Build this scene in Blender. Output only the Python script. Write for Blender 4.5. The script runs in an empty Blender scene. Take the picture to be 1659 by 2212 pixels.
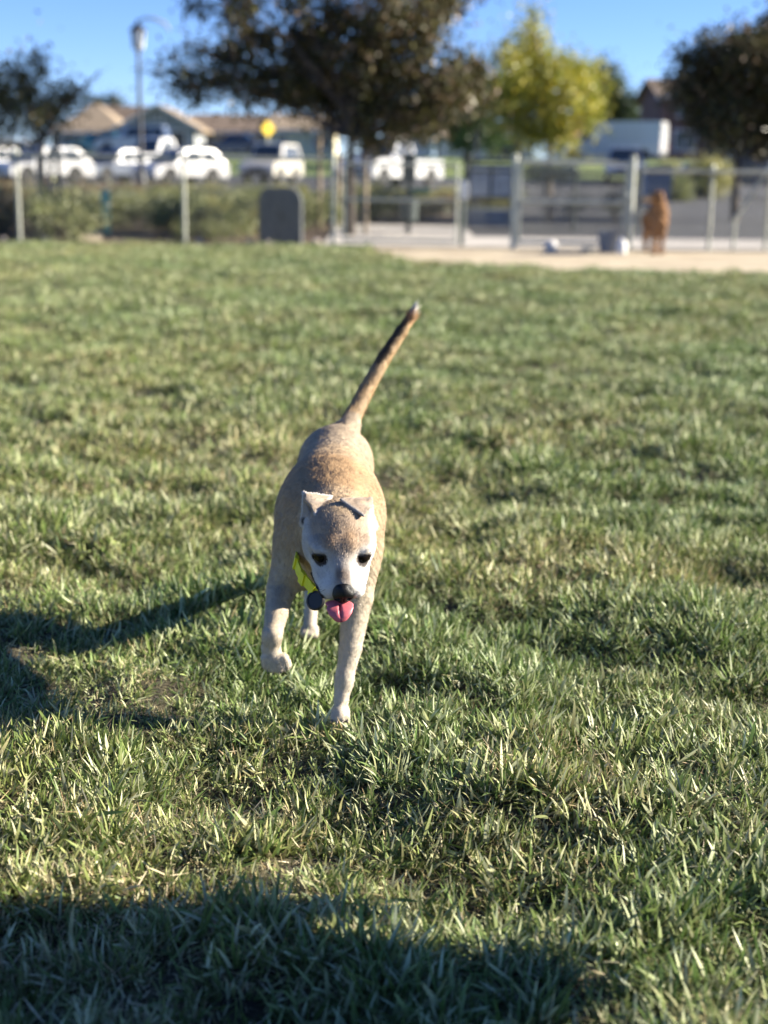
import bpy, bmesh, math, random
import numpy as np
from mathutils import Vector, Matrix
from mathutils.bvhtree import BVHTree

# ------------------------------------------------------------------ camera, sky, sun, exposure
S = bpy.context.scene
R = math.radians
PITCH = R(13.34)
ROLL = 0.012
CAM_H = 1.0
FPX = 3069.0                       # focal length in units of a 1659 x 2212 picture
cam_data = bpy.data.cameras.new('camera')
cam = bpy.data.objects.new('camera', cam_data)
S.collection.objects.link(cam)
cam.location = (0, 0, CAM_H)
cam.rotation_euler = (Matrix.Rotation(math.pi / 2 - PITCH, 3, 'X') @ Matrix.Rotation(ROLL, 3, 'Z')).to_euler()
cam_data.sensor_fit = 'VERTICAL'
cam_data.sensor_height = 34.6
cam_data.lens = FPX / 2212 * 34.6
cam_data.clip_start = 0.02
cam_data.clip_end = 3000
cam_data.dof.use_dof = True
cam_data.dof.focus_distance = 2.42
cam_data.dof.aperture_fstop = 2.8
S.camera = cam

SUN_EL, SUN_AZ = R(22), R(82)      # azimuth clockwise from +Y (the view direction)
world = bpy.data.worlds.new('World')
S.world = world
world.use_nodes = True
wn = world.node_tree
sky = wn.nodes.new('ShaderNodeTexSky')
sky.sky_type = 'NISHITA'
sky.sun_disc = False
sky.sun_elevation = SUN_EL
sky.sun_rotation = SUN_AZ
sky.air_density = 0.65
sky.dust_density = 0.0
sky.ozone_density = 3.5
hs = wn.nodes.new('ShaderNodeHueSaturation')
hs.inputs['Saturation'].default_value = 1.06
wb = wn.nodes.new('ShaderNodeMix'); wb.data_type = 'RGBA'; wb.blend_type = 'MULTIPLY'; wb.inputs['Factor'].default_value = 1.0
wb.inputs['B'].default_value = (1.0, 1.0, 1.2, 1)
wn.links.new(sky.outputs[0], wb.inputs['A'])
wn.links.new(wb.outputs['Result'], hs.inputs['Color'])
wn.links.new(hs.outputs[0], wn.nodes['Background'].inputs[0])
wn.nodes['Background'].inputs[1].default_value = 0.052

sun_data = bpy.data.lights.new('sun', 'SUN')
sun_data.energy = 5.0
sun_data.angle = R(0.53)
sun_data.color = (1.0, 0.91, 0.76)
sun = bpy.data.objects.new('sun', sun_data)
S.collection.objects.link(sun)
sdir = Vector((math.sin(SUN_AZ) * math.cos(SUN_EL), math.cos(SUN_AZ) * math.cos(SUN_EL), math.sin(SUN_EL)))
sun.rotation_euler = sdir.to_track_quat('Z', 'Y').to_euler()
sun.location = (30, 0, 20)

S.view_settings.view_transform = 'Standard'
S.view_settings.look = 'None'
S.view_settings.gamma = 1
S.view_settings.use_curve_mapping = False
S.view_settings.exposure = 1.84
S.render.engine = 'CYCLES'
S.cycles.use_denoising = True
S.cycles.max_bounces = 6
S.cycles.diffuse_bounces = 3
S.cycles.glossy_bounces = 3
S.cycles.transmission_bounces = 4
S.cycles.sample_clamp_indirect = 4

# ------------------------------------------------------------------ helpers
rng = np.random.default_rng(7)
random.seed(7)

def at(px, py, Y):
    """world point seen at (px, py) of the 1659 x 2212 picture, Y metres ahead"""
    u, v = px - 829.5, py - 1106
    u, v = u + ROLL * v, v - ROLL * u
    z = CAM_H - Y * math.tan(PITCH + math.atan(v / FPX))
    depth = Y * math.cos(PITCH) + (CAM_H - z) * math.sin(PITCH)
    return Vector((u / FPX * depth, Y, z))

def D(y):
    """distances of the background were first paced out on a shorter base line; this brings them to metres"""
    return 1.74 * y - 1.5
def bg(px, py, y):
    return at(px, py, D(y))

def tag(o, label=None, cat=None, group=None, kind=None):
    if label: o['label'] = label
    if cat: o['category'] = cat
    if group: o['group'] = group
    if kind: o['kind'] = kind
    return o

def empty(name, loc=(0, 0, 0), rz=0.0, label=None, cat=None, group=None):
    o = bpy.data.objects.new(name, None)
    o.empty_display_size = 0.2
    S.collection.objects.link(o)
    o.location = loc
    o.rotation_euler = (0, 0, rz)
    return tag(o, label, cat, group)

def link(name, me, material=None, parent=None):
    if material is not None:
        me.materials.append(material)
    o = bpy.data.objects.new(name, me)
    S.collection.objects.link(o)
    if parent is not None:
        o.parent = parent
    return o

def children(o):
    return [c for c in bpy.data.objects if c.parent == o]

def copy_tree(o, parent=None):
    c = o.copy()
    S.collection.objects.link(c)
    c.parent = parent
    for ch in children(o):
        copy_tree(ch, c)
    return c

def fast_mesh(name, verts, faces, smooth=False, cols=None):
    """verts (n,3), faces (m,k) numpy -> mesh; cols (n,3) go to the colour attribute Col"""
    verts = np.asarray(verts, np.float32)
    faces = np.asarray(faces, np.int32)
    m, k = faces.shape
    me = bpy.data.meshes.new(name)
    me.vertices.add(len(verts))
    me.vertices.foreach_set('co', verts.ravel())
    me.loops.add(m * k)
    me.loops.foreach_set('vertex_index', faces.ravel())
    me.polygons.add(m)
    me.polygons.foreach_set('loop_start', np.arange(0, m * k, k, dtype=np.int32))
    me.polygons.foreach_set('loop_total', np.full(m, k, np.int32))
    me.polygons.foreach_set('use_smooth', np.full(m, smooth))
    if cols is not None:
        add_cols(me, cols)
    me.update(calc_edges=True)
    return me

def add_cols(me, cols):
    a = me.attributes.new('Col', 'FLOAT_COLOR', 'POINT')
    c = np.ones((len(me.vertices), 4), np.float32)
    c[:, :3] = cols
    a.data.foreach_set('color', c.ravel())

class MB:
    """collects shapes and links them as one mesh object"""
    def __init__(self):
        self.v, self.f = [], []
    def add(self, verts, faces):
        b = len(self.v)
        self.v += [tuple(p) for p in verts]
        self.f += [tuple(b + i for i in f) for f in faces]
        return self
    def box(self, c, s, rz=0.0, M=None):
        hx, hy, hz = s[0] / 2, s[1] / 2, s[2] / 2
        pts = [Vector((x, y, z)) for x in (-hx, hx) for y in (-hy, hy) for z in (-hz, hz)]
        m = M if M is not None else Matrix.Rotation(rz, 3, 'Z')
        pts = [m @ p + Vector(c) for p in pts]
        return self.add(pts, [(0, 1, 3, 2), (4, 6, 7, 5), (0, 4, 5, 1), (2, 3, 7, 6), (0, 2, 6, 4), (1, 5, 7, 3)])
    def tube(self, path, radii, n=8, caps=True):
        path = [Vector(p) for p in path]
        if not hasattr(radii, '__len__'):
            radii = [radii] * len(path)
        rings = []
        up = Vector((0.31, 0.17, 0.93))
        for i, p in enumerate(path):
            d = (path[min(i + 1, len(path) - 1)] - path[max(i - 1, 0)]).normalized()
            a = d.cross(up)
            if a.length < 1e-3: a = d.cross(Vector((1, 0, 0)))
            a.normalize()
            b = d.cross(a)
            rings.append([p + (a * math.cos(2 * math.pi * k / n) + b * math.sin(2 * math.pi * k / n)) * radii[i] for k in range(n)])
        verts = [q for r in rings for q in r]
        faces = []
        for i in range(len(path) - 1):
            for k in range(n):
                k2 = (k + 1) % n
                faces.append((i * n + k, i * n + k2, (i + 1) * n + k2, (i + 1) * n + k))
        if caps:
            faces.append(tuple(range(n - 1, -1, -1)))
            faces.append(tuple((len(path) - 1) * n + k for k in range(n)))
        return self.add(verts, faces)
    def lathe(self, prof, c=(0, 0, 0), n=20, axis='Z'):
        verts, faces = [], []
        for r, h in prof:
            for k in range(n):
                a = 2 * math.pi * k / n
                if axis == 'Z': p = (r * math.cos(a), r * math.sin(a), h)
                else: p = (r * math.cos(a), h, r * math.sin(a))
                verts.append((p[0] + c[0], p[1] + c[1], p[2] + c[2]))
        for i in range(len(prof) - 1):
            for k in range(n):
                k2 = (k + 1) % n
                faces.append((i * n + k, i * n + k2, (i + 1) * n + k2, (i + 1) * n + k))
        faces.append(tuple(range(n - 1, -1, -1)))
        faces.append(tuple((len(prof) - 1) * n + k for k in range(n)))
        return self.add(verts, faces)
    def pane(self, q, t, u0=0.0, u1=1.0, w0=0.0, w1=1.0, lift=0.004):
        """slab of thickness t standing proud of the quad q (4 corners), on its sub-rectangle"""
        q = [Vector(p) for p in q]
        def P(u, w):
            return (q[0] * (1 - u) + q[1] * u) * (1 - w) + (q[3] * (1 - u) + q[2] * u) * w
        nrm = (q[1] - q[0]).cross(q[3] - q[0]).normalized()
        c = [P(u0, w0), P(u1, w0), P(u1, w1), P(u0, w1)]
        lo = [p + nrm * (lift - t) for p in c]
        hi = [p + nrm * lift for p in c]
        return self.add(lo + hi, [(3, 2, 1, 0), (4, 5, 6, 7), (0, 1, 5, 4), (1, 2, 6, 5), (2, 3, 7, 6), (3, 0, 4, 7)])
    def mesh(self, name, smooth=False):
        me = bpy.data.meshes.new(name)
        me.from_pydata(self.v, [], self.f)
        if smooth:
            me.polygons.foreach_set('use_smooth', np.full(len(me.polygons), True))
            try:
                me.set_sharp_from_angle(angle=R(smooth if smooth is not True else 40))
            except Exception:
                pass
        me.update()
        return me
    def build(self, name, material, parent=None, smooth=False, bevel=0.0):
        me = self.mesh(name, smooth)
        if bevel:
            bm = bmesh.new(); bm.from_mesh(me)
            bmesh.ops.remove_doubles(bm, verts=bm.verts, dist=1e-5)
            bmesh.ops.bevel(bm, geom=[e for e in bm.edges if len(e.link_faces) == 2 and e.calc_face_angle(0) > 0.5],
                            offset=bevel, segments=2, affect='EDGES', clamp_overlap=True)
            bm.to_mesh(me); bm.free()
        return link(name, me, material, parent)

# value noise on a lattice
_lat = rng.random((256, 256)).astype(np.float32)
def vnoise(x, y, scale, seed=0):
    x = np.asarray(x, np.float64) / scale + 37.7 * seed + 500
    y = np.asarray(y, np.float64) / scale + 71.3 * seed + 500
    xi, yi = np.floor(x).astype(int), np.floor(y).astype(int)
    fx, fy = x - xi, y - yi
    fx, fy = fx * fx * (3 - 2 * fx), fy * fy * (3 - 2 * fy)
    a, b = _lat[xi % 256, yi % 256], _lat[(xi + 1) % 256, yi % 256]
    c, d = _lat[xi % 256, (yi + 1) % 256], _lat[(xi + 1) % 256, (yi + 1) % 256]
    return (a * (1 - fx) + b * fx) * (1 - fy) + (c * (1 - fx) + d * fx) * fy

# ------------------------------------------------------------------ materials
def mat(name, col, rough=0.6, var=0.12, scale=6.0, bump=0.0, bscale=None, metal=0.0, spec=0.5, col2=None, coat=0.0, detail=4):
    m = bpy.data.materials.new(name); m.use_nodes = True
    nt = m.node_tree; N = nt.nodes; L = nt.links
    p = N['Principled BSDF']
    p.inputs['Roughness'].default_value = rough
    p.inputs['Metallic'].default_value = metal
    p.inputs['Specular IOR Level'].default_value = spec
    p.inputs['Coat Weight'].default_value = coat
    tc = N.new('ShaderNodeTexCoord')
    nz = N.new('ShaderNodeTexNoise'); nz.inputs['Scale'].default_value = scale; nz.inputs['Detail'].default_value = detail
    L.new(tc.outputs['Object'], nz.inputs['Vector'])
    rp = N.new('ShaderNodeValToRGB')
    c2 = col2 if col2 else tuple(min(1, c * (1 + var)) for c in col)
    c1 = col if col2 else tuple(c * (1 - var) for c in col)
    rp.color_ramp.elements[0].position = 0.35; rp.color_ramp.elements[1].position = 0.65
    rp.color_ramp.elements[0].color = (*c1, 1); rp.color_ramp.elements[1].color = (*c2, 1)
    L.new(nz.outputs['Fac'], rp.inputs['Fac'])
    L.new(rp.outputs['Color'], p.inputs['Base Color'])
    if bump:
        n2 = N.new('ShaderNodeTexNoise'); n2.inputs['Scale'].default_value = bscale or scale * 6; n2.inputs['Detail'].default_value = 5
        L.new(tc.outputs['Object'], n2.inputs['Vector'])
        b = N.new('ShaderNodeBump'); b.inputs['Strength'].default_value = bump; b.inputs['Distance'].default_value = 0.02
        L.new(n2.outputs['Fac'], b.inputs['Height']); L.new(b.outputs['Normal'], p.inputs['Normal'])
    return m

def leaf_mat(name, rough=0.45, spec=0.5, trans=0.3):
    """colour from the per-leaf attribute Col, part of the light goes through"""
    m = bpy.data.materials.new(name); m.use_nodes = True
    nt = m.node_tree; N = nt.nodes; L = nt.links
    p = N['Principled BSDF']; p.inputs['Roughness'].default_value = rough; p.inputs['Specular IOR Level'].default_value = spec
    a = N.new('ShaderNodeAttribute'); a.attribute_name = 'Col'
    L.new(a.outputs['Color'], p.inputs['Base Color'])
    t = N.new('ShaderNodeBsdfTranslucent'); L.new(a.outputs['Color'], t.inputs['Color'])
    mx = N.new('ShaderNodeMixShader'); mx.inputs[0].default_value = trans
    L.new(p.outputs[0], mx.inputs[1]); L.new(t.outputs[0], mx.inputs[2])
    L.new(mx.outputs[0], N['Material Output'].inputs['Surface'])
    return m

def col_mat(name, rough=0.7, spec=0.3, sheen=0.0, bump=0.0, bscale=300):
    m = bpy.data.materials.new(name); m.use_nodes = True
    nt = m.node_tree; N = nt.nodes; L = nt.links
    p = N['Principled BSDF']; p.inputs['Roughness'].default_value = rough; p.inputs['Specular IOR Level'].default_value = spec
    p.inputs['Sheen Weight'].default_value = sheen
    a = N.new('ShaderNodeAttribute'); a.attribute_name = 'Col'
    L.new(a.outputs['Color'], p.inputs['Base Color'])
    if bump:
        tc = N.new('ShaderNodeTexCoord')
        n2 = N.new('ShaderNodeTexNoise'); n2.inputs['Scale'].default_value = bscale; n2.inputs['Detail'].default_value = 4
        L.new(tc.outputs['Object'], n2.inputs['Vector'])
        b = N.new('ShaderNodeBump'); b.inputs['Strength'].default_value = bump; b.inputs['Distance'].default_value = 0.002
        L.new(n2.outputs['Fac'], b.inputs['Height']); L.new(b.outputs['Normal'], p.inputs['Normal'])
    return m

M = {}
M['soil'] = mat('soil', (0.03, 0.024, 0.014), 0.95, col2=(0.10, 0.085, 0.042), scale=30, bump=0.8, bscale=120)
M['terrain'] = mat('terrain', (0.07, 0.10, 0.03), 0.9, col2=(0.14, 0.15, 0.05), scale=0.4, bump=0.5, bscale=8)
M['verge'] = mat('verge_grass', (0.11, 0.17, 0.035), 0.9, col2=(0.19, 0.23, 0.06), scale=1.2, bump=0.7, bscale=25)
M['mulch'] = mat('mulch', (0.05, 0.035, 0.022), 0.95, col2=(0.15, 0.10, 0.06), scale=4, bump=0.9, bscale=40)
M['dirt'] = mat('dirt', (0.37, 0.30, 0.20), 0.95, col2=(0.50, 0.42, 0.29), scale=1.6, bump=0.5, bscale=60)
M['asphalt'] = mat('asphalt', (0.055, 0.057, 0.06), 0.9, var=0.2, scale=1.5, bump=0.4, bscale=80)
M['concrete'] = mat('concrete', (0.42, 0.39, 0.35), 0.9, var=0.1, scale=2, bump=0.3, bscale=60)
M['road_paint'] = mat('road_paint', (0.7, 0.7, 0.68), 0.8, var=0.08, scale=9)
M['galv'] = mat('galvanised_steel', (0.43, 0.44, 0.375), 0.5, var=0.1, scale=9, metal=0.3)
M['wire'] = mat('fence_wire', (0.13, 0.135, 0.125), 0.5, var=0.1, scale=9, metal=0.4)
M['dark_steel'] = mat('dark_green_steel', (0.05, 0.065, 0.06), 0.45, var=0.15, scale=9)
M['black_metal'] = mat('black_metal', (0.03, 0.03, 0.035), 0.45, var=0.15, scale=9)
M['stake'] = mat('stake_wood', (0.30, 0.24, 0.17), 0.85, var=0.2, scale=12, bump=0.4, bscale=60)
M['bark'] = mat('bark', (0.075, 0.06, 0.048), 0.9, var=0.3, scale=14, bump=0.9, bscale=50)
M['bark_pale'] = mat('pale_bark', (0.20, 0.16, 0.12), 0.9, var=0.25, scale=14, bump=0.8, bscale=50)
M['leaf'] = leaf_mat('leaf')
M['leaf_gloss'] = leaf_mat('glossy_leaf', rough=0.40, spec=0.35, trans=0.2)
M['stone'] = mat('stone', (0.42, 0.36, 0.32), 0.9, var=0.2, scale=7, bump=0.6, bscale=30)
M['white_paint'] = mat('white_car_paint', (0.50, 0.50, 0.49), 0.28, var=0.02, coat=0.6)
M['cream_paint'] = mat('cream_car_paint', (0.56, 0.53, 0.46), 0.28, var=0.02, coat=0.6)
M['navy_paint'] = mat('navy_car_paint', (0.012, 0.02, 0.06), 0.25, var=0.05, coat=0.8)
M['slate_paint'] = mat('slate_car_paint', (0.10, 0.12, 0.16), 0.28, var=0.04, coat=0.7)
M['silver_paint'] = mat('silver_car_paint', (0.42, 0.43, 0.44), 0.3, var=0.03, coat=0.6, metal=0.3)
M['teal_paint'] = mat('teal_car_paint', (0.05, 0.25, 0.24), 0.28, var=0.04, coat=0.7)
M['car_glass'] = mat('car_glass', (0.045, 0.055, 0.065), 0.06, var=0.05)
M['tyre'] = mat('tyre_rubber', (0.018, 0.018, 0.018), 0.8, var=0.2, scale=20)
M['rim'] = mat('wheel_rim', (0.45, 0.45, 0.46), 0.3, var=0.05, metal=0.7)
M['black_plastic'] = mat('black_plastic', (0.012, 0.012, 0.012), 0.5, var=0.1)
M['lamp_red'] = mat('red_lens', (0.35, 0.015, 0.012), 0.2, var=0.05)
M['lamp_clear'] = mat('clear_lens', (0.7, 0.7, 0.68), 0.12, var=0.05)
M['roof_tan'] = mat('tan_roof', (0.27, 0.21, 0.145), 0.9, var=0.12, scale=3, bump=0.5, bscale=20)
M['roof_brown'] = mat('brown_roof', (0.15, 0.11, 0.08), 0.9, var=0.15, scale=3, bump=0.5, bscale=20)
M['roof_red'] = mat('red_roof', (0.38, 0.15, 0.10), 0.9, var=0.12, scale=3, bump=0.5, bscale=20)
M['wall_beige'] = mat('beige_stucco', (0.52, 0.46, 0.37), 0.9, var=0.06, scale=3, bump=0.2, bscale=80)
M['wall_grey'] = mat('grey_stucco', (0.28, 0.30, 0.31), 0.9, var=0.06, scale=3, bump=0.2, bscale=80)
M['wall_cream'] = mat('cream_stucco', (0.68, 0.62, 0.42), 0.9, var=0.06, scale=3, bump=0.2, bscale=80)
M['wall_brown'] = mat('brown_stucco', (0.14, 0.08, 0.065), 0.9, var=0.08, scale=3, bump=0.2, bscale=80)
M['wall_blue'] = mat('blue_grey_siding', (0.40, 0.46, 0.53), 0.85, var=0.06, scale=3)
M['trim'] = mat('white_trim', (0.66, 0.63, 0.60), 0.7, var=0.05)
M['garage'] = mat('brown_garage_door', (0.10, 0.085, 0.075), 0.7, var=0.08)
M['house_glass'] = mat('window_glass', (0.03, 0.04, 0.05), 0.08, var=0.05)
M['sign_yellow'] = mat('yellow_sign', (0.80, 0.55, 0.02), 0.5, var=0.04)
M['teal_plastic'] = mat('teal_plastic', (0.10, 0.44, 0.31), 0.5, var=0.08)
M['grey_plastic'] = mat('grey_plastic', (0.16, 0.18, 0.21), 0.5, var=0.1)
M['cabinet'] = mat('cabinet_paint', (0.10, 0.11, 0.115), 0.6, var=0.1)
M['box_tan'] = mat('tan_concrete', (0.40, 0.34, 0.28), 0.9, var=0.1, scale=6, bump=0.3)
M['white_plastic'] = mat('white_plastic', (0.72, 0.72, 0.70), 0.45, var=0.05)
M['board'] = mat('notice_paper', (0.42, 0.45, 0.48), 0.8, var=0.15, scale=6)

#@ TERRAIN
# ------------------------------------------------------------------ the ground
PY = np.array([-60, 20.6, 23, 37, 68, 77, 92.5, 103, 129, 207, 3000.])
PZ = np.array([0, 0.0, 0.03, 0.42, 0.55, 0.95, 2.05, 2.15, 2.35, 2.6, 3.0])
def tz(y):
    return np.interp(y, PY, PZ)
FENCE_Y = D(12.6)

def sheet(name, x0, x1, y0, y1, lift, material, nx=24, ny=24, jag=0.0):
    y0, y1 = D(y0), D(y1)
    xs = np.linspace(x0, x1, nx + 1); ys = np.linspace(y0, y1, ny + 1)
    ys = np.unique(np.concatenate([ys, PY[(PY > y0) & (PY < y1)]]))
    X, Y = np.meshgrid(xs, ys, indexing='ij')
    Z = tz(Y) + lift
    if jag:
        X = X + (vnoise(X, Y, 0.6, 5) - 0.5) * jag; Y = Y + (vnoise(X, Y, 0.7, 6) - 0.5) * jag
        Z = tz(Y) + lift
    n, m = X.shape
    idx = np.arange(n * m).reshape(n, m)
    f = np.stack([idx[:-1, :-1], idx[1:, :-1], idx[1:, 1:], idx[:-1, 1:]], -1).reshape(-1, 4)
    return tag(link(name, fast_mesh(name, np.stack([X, Y, Z], -1).reshape(-1, 3), f, True), material), kind='structure')

# one sheet to the horizon, following the slope of the site
xs = np.concatenate([-np.geomspace(2500, 20, 22), np.linspace(-18, 18, 19), np.geomspace(20, 2500, 22)])
ys = np.unique(np.concatenate([[-2500, -600, -150, -50, -20], np.linspace(-10, 19, 16), PY[1:], np.linspace(25, 100, 24), np.geomspace(140, 2500, 14)]))
X, Y = np.meshgrid(xs, ys, indexing='ij')
Z = tz(Y) - 0.06
idx = np.arange(X.size).reshape(X.shape)
f = np.stack([idx[:-1, :-1], idx[1:, :-1], idx[1:, 1:], idx[:-1, 1:]], -1).reshape(-1, 4)
tag(link('ground', fast_mesh('ground', np.stack([X, Y, Z], -1).reshape(-1, 3), f, True), M['terrain']), kind='structure')

def lawn_h(x, y):
    """small mounds and hollows of the turf"""
    a = vnoise(x, y, 0.17, 1) - 0.5
    b = vnoise(x, y, 0.33, 2) - 0.5
    c = vnoise(x, y, 1.3, 3) - 0.5
    return a * 0.052 + b * 0.045 + c * 0.03

def dirt_edge(x):
    """near edge (Y) of the bare patch in front of the gates"""
    x = np.asarray(x, float)
    e = 15.75 + 3.1 * np.exp(-np.maximum(x + 0.15, 0) / 0.55) + (vnoise(x, x * 0, 0.5, 8) - 0.5) * 0.6
    return np.where(x < -0.2, 99.0, e)

def graded(lo, hi, fine_lo, fine_hi, step, growth=1.06):
    out = list(np.arange(fine_lo, fine_hi + step / 2, step))
    s, p = step, out[-1]
    while p < hi:
        s *= growth; p += s; out.append(min(p, hi))
    s, p = step, out[0]; left = []
    while p > lo:
        s *= growth; p -= s; left.append(max(p, lo))
    return np.array(left[::-1] + out)
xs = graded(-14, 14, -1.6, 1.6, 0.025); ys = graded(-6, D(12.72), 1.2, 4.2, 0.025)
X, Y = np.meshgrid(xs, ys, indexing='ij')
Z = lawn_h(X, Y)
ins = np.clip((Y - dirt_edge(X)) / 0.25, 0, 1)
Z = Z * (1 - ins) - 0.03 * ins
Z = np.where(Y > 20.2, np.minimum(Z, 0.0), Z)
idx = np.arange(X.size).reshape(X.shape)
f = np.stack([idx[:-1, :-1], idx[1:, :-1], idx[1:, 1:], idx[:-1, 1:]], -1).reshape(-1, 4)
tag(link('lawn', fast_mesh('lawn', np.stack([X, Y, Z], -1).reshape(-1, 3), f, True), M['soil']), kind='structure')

# bare dirt in front of the gates
dx = np.linspace(-0.18, 14, 90)
V, F = [], []
for i, x in enumerate(dx):
    e = float(dirt_edge(x)) - 0.06
    for j in range(13):
        y = e + (D(12.74) - e) * j / 12
        V.append((x, y, 0.004 + 0.006 * (vnoise(x, y, 0.3, 9) - 0.5) * 2 * (0 < j < 12)))
for i in range(len(dx) - 1):
    for j in range(12):
        F.append((i * 13 + j, (i + 1) * 13 + j, (i + 1) * 13 + j + 1, i * 13 + j + 1))
tag(link('dirt_patch', fast_mesh('dirt_patch', V, F, True), M['dirt']), kind='structure')

sheet('planting_bed', -16, -0.95, 12.75, 23.5, -0.01, M['mulch'], 40, 24)
sheet('mulch_bank', -0.95, 3.2, 16.4, 23.5, -0.008, M['mulch'], 20, 16)
pv = []
for px, py, y in ((166, 527, D(12.8)), (222, 527, D(12.8)), (180, 482, 28.5), (214, 482, 28.5)):
    p = at(px, py, y); pv.append((p.x, y, float(tz(y)) + 0.02))
pv = [tuple(q) for q in pv]
tag(link('paved_strip', fast_mesh('paved_strip', [tuple(np.array(pv[0]) * (1 - t) + np.array(pv[2]) * t) if k == 0 else tuple(np.array(pv[1]) * (1 - t) + np.array(pv[3]) * t) for t in np.linspace(0, 1, 13) for k in (0, 1)], [(2 * i, 2 * i + 1, 2 * i + 3, 2 * i + 2) for i in range(12)]), M['dirt']), kind='structure')
sheet('concrete_path', -0.94, 9.5, 12.76, 14.3, 0.012, M['concrete'], 20, 4)
sheet('concrete_apron', -0.94, 1.4, 14.31, 15.9, 0.014, M['concrete'], 10, 4)
sheet('access_road', 1.42, 16, 14.32, 23.5, 0.006, M['asphalt'], 10, 10)
sheet('parking_lot', -45, 20, 23.52, 43, 0.008, M['asphalt'], 20, 10)
sheet('verge_lawn', -45, 45, 43.02, 54.2, 0.02, M['verge'], 40, 20)
sheet('street', -90, 90, 54.6, 64, 0.01, M['asphalt'], 20, 6)
kb = MB()
kb.box((0, D(54.4), float(tz(D(54.4))) + 0.05), (180, 0.3, 0.16))
tag(kb.build('street_kerb', M['concrete']), kind='structure')
kb = MB()
kb.box((-12.5, D(43.0), float(tz(D(43.0))) + 0.06), (65, 0.25, 0.18))
tag(kb.build('parking_kerb', M['concrete']), kind='structure')
lines = MB()
for k in range(18):
    x = -38 + k * 2.75
    y0, y1 = 58.0, 63.5
    lines.add([(x, y0, float(tz(y0)) + 0.014), (x + 0.1, y0, float(tz(y0)) + 0.014), (x + 0.1, y1, float(tz(y1)) + 0.014), (x, y1, float(tz(y1)) + 0.014)], [(0, 1, 2, 3)])
tag(lines.build('parking_lines', M['road_paint']), kind='structure')

#@ GRASS
# ------------------------------------------------------------------ turf: blades gathered in tufts, instanced on points
def grass_blade(base, yaw, lean, length, width, curve, col, V, F, C, rs):
    """one blade: a tapering ribbon bent along an arc"""
    n = 4
    dirv = np.array([math.cos(yaw), math.sin(yaw), 0.0])
    side = np.array([-math.sin(yaw), math.cos(yaw), 0.0])
    tw = rs.uniform(-0.9, 0.9)
    side = side * math.cos(tw) + dirv * math.sin(tw)
    p = np.array(base, float)
    b0 = len(V)
    ang = lean
    for i in range(n + 1):
        t = i / n
        w = width * (1 - t ** 3.0) * (0.8 + 0.3 * min(t * 3, 1) * (1 - t))
        if i < n:
            V.append(p - side * w / 2); V.append(p + side * w / 2)
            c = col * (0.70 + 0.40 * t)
            C.append(c); C.append(c)
        else:
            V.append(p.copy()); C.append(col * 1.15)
        d = dirv * math.sin(ang) + np.array([0, 0, 1.0]) * math.cos(ang)
        p = p + d * length / n
        ang += curve / n
    for i in range(n - 1):
        a = b0 + 2 * i
        F.append((a, a + 1, a + 3)); F.append((a, a + 3, a + 2))
    a = b0 + 2 * (n - 1)
    F.append((a, a + 1, a + 2))

def make_tuft(name, seed, n_blades, radius, lmin, lmax, straw, lean_bias):
    rs = np.random.RandomState(seed)
    V, F, C = [], [], []
    greens = [np.array(c) for c in ((0.130, 0.186, 0.052), (0.182, 0.232, 0.072), (0.262, 0.302, 0.120), (0.46, 0.48, 0.29), (0.088, 0.140, 0.040))]  # the palest green stands in for sheen on the blades
    straws = [np.array(c) for c in ((0.56, 0.49, 0.29), (0.47, 0.40, 0.21), (0.40, 0.30, 0.17), (0.62, 0.56, 0.38))]
    for _ in range(n_blades):
        r = radius * math.sqrt(rs.rand()); a = rs.rand() * 2 * math.pi
        base = (r * math.cos(a), r * math.sin(a), -0.006)
        is_straw = rs.rand() < straw
        yaw = a + rs.normal(0, 0.9)
        if is_straw:
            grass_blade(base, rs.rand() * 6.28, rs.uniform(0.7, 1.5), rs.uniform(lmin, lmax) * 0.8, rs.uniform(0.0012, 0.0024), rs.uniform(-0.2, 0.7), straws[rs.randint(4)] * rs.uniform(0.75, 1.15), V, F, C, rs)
        else:
            L = rs.uniform(lmin, lmax)
            g = greens[rs.randint(5)] * rs.uniform(0.8, 1.25)
            if rs.rand() < 0.12: g = g * 0.5 + straws[0] * 0.4
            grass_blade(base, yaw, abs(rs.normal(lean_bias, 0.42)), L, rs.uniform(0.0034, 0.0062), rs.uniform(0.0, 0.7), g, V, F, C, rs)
    me = fast_mesh(name, np.array(V), np.array(F), True, np.array(C))
    return me

def grass_mat():
    m = bpy.data.materials.new('grass_blade'); m.use_nodes = True
    nt = m.node_tree; N = nt.nodes; L = nt.links
    p = N['Principled BSDF']; p.inputs['Roughness'].default_value = 0.45; p.inputs['Specular IOR Level'].default_value = 0.22
    a = N.new('ShaderNodeAttribute'); a.attribute_name = 'Col'
    t = N.new('ShaderNodeAttribute'); t.attribute_name = 'tint'; t.attribute_type = 'INSTANCER'
    mixn = N.new('ShaderNodeMix'); mixn.data_type = 'RGBA'; mixn.blend_type = 'MULTIPLY'; mixn.inputs['Factor'].default_value = 1.0
    L.new(a.outputs['Color'], mixn.inputs['A']); L.new(t.outputs['Color'], mixn.inputs['B'])
    L.new(mixn.outputs['Result'], p.inputs['Base Color'])
    tr = N.new('ShaderNodeBsdfTranslucent'); L.new(mixn.outputs['Result'], tr.inputs['Color'])
    mx = N.new('ShaderNodeMixShader'); mx.inputs[0].default_value = 0.20
    L.new(p.outputs[0], mx.inputs[1]); L.new(tr.outputs[0], mx.inputs[2])
    L.new(mx.outputs[0], N['Material Output'].inputs['Surface'])
    return m
M['grass'] = grass_mat()

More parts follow.
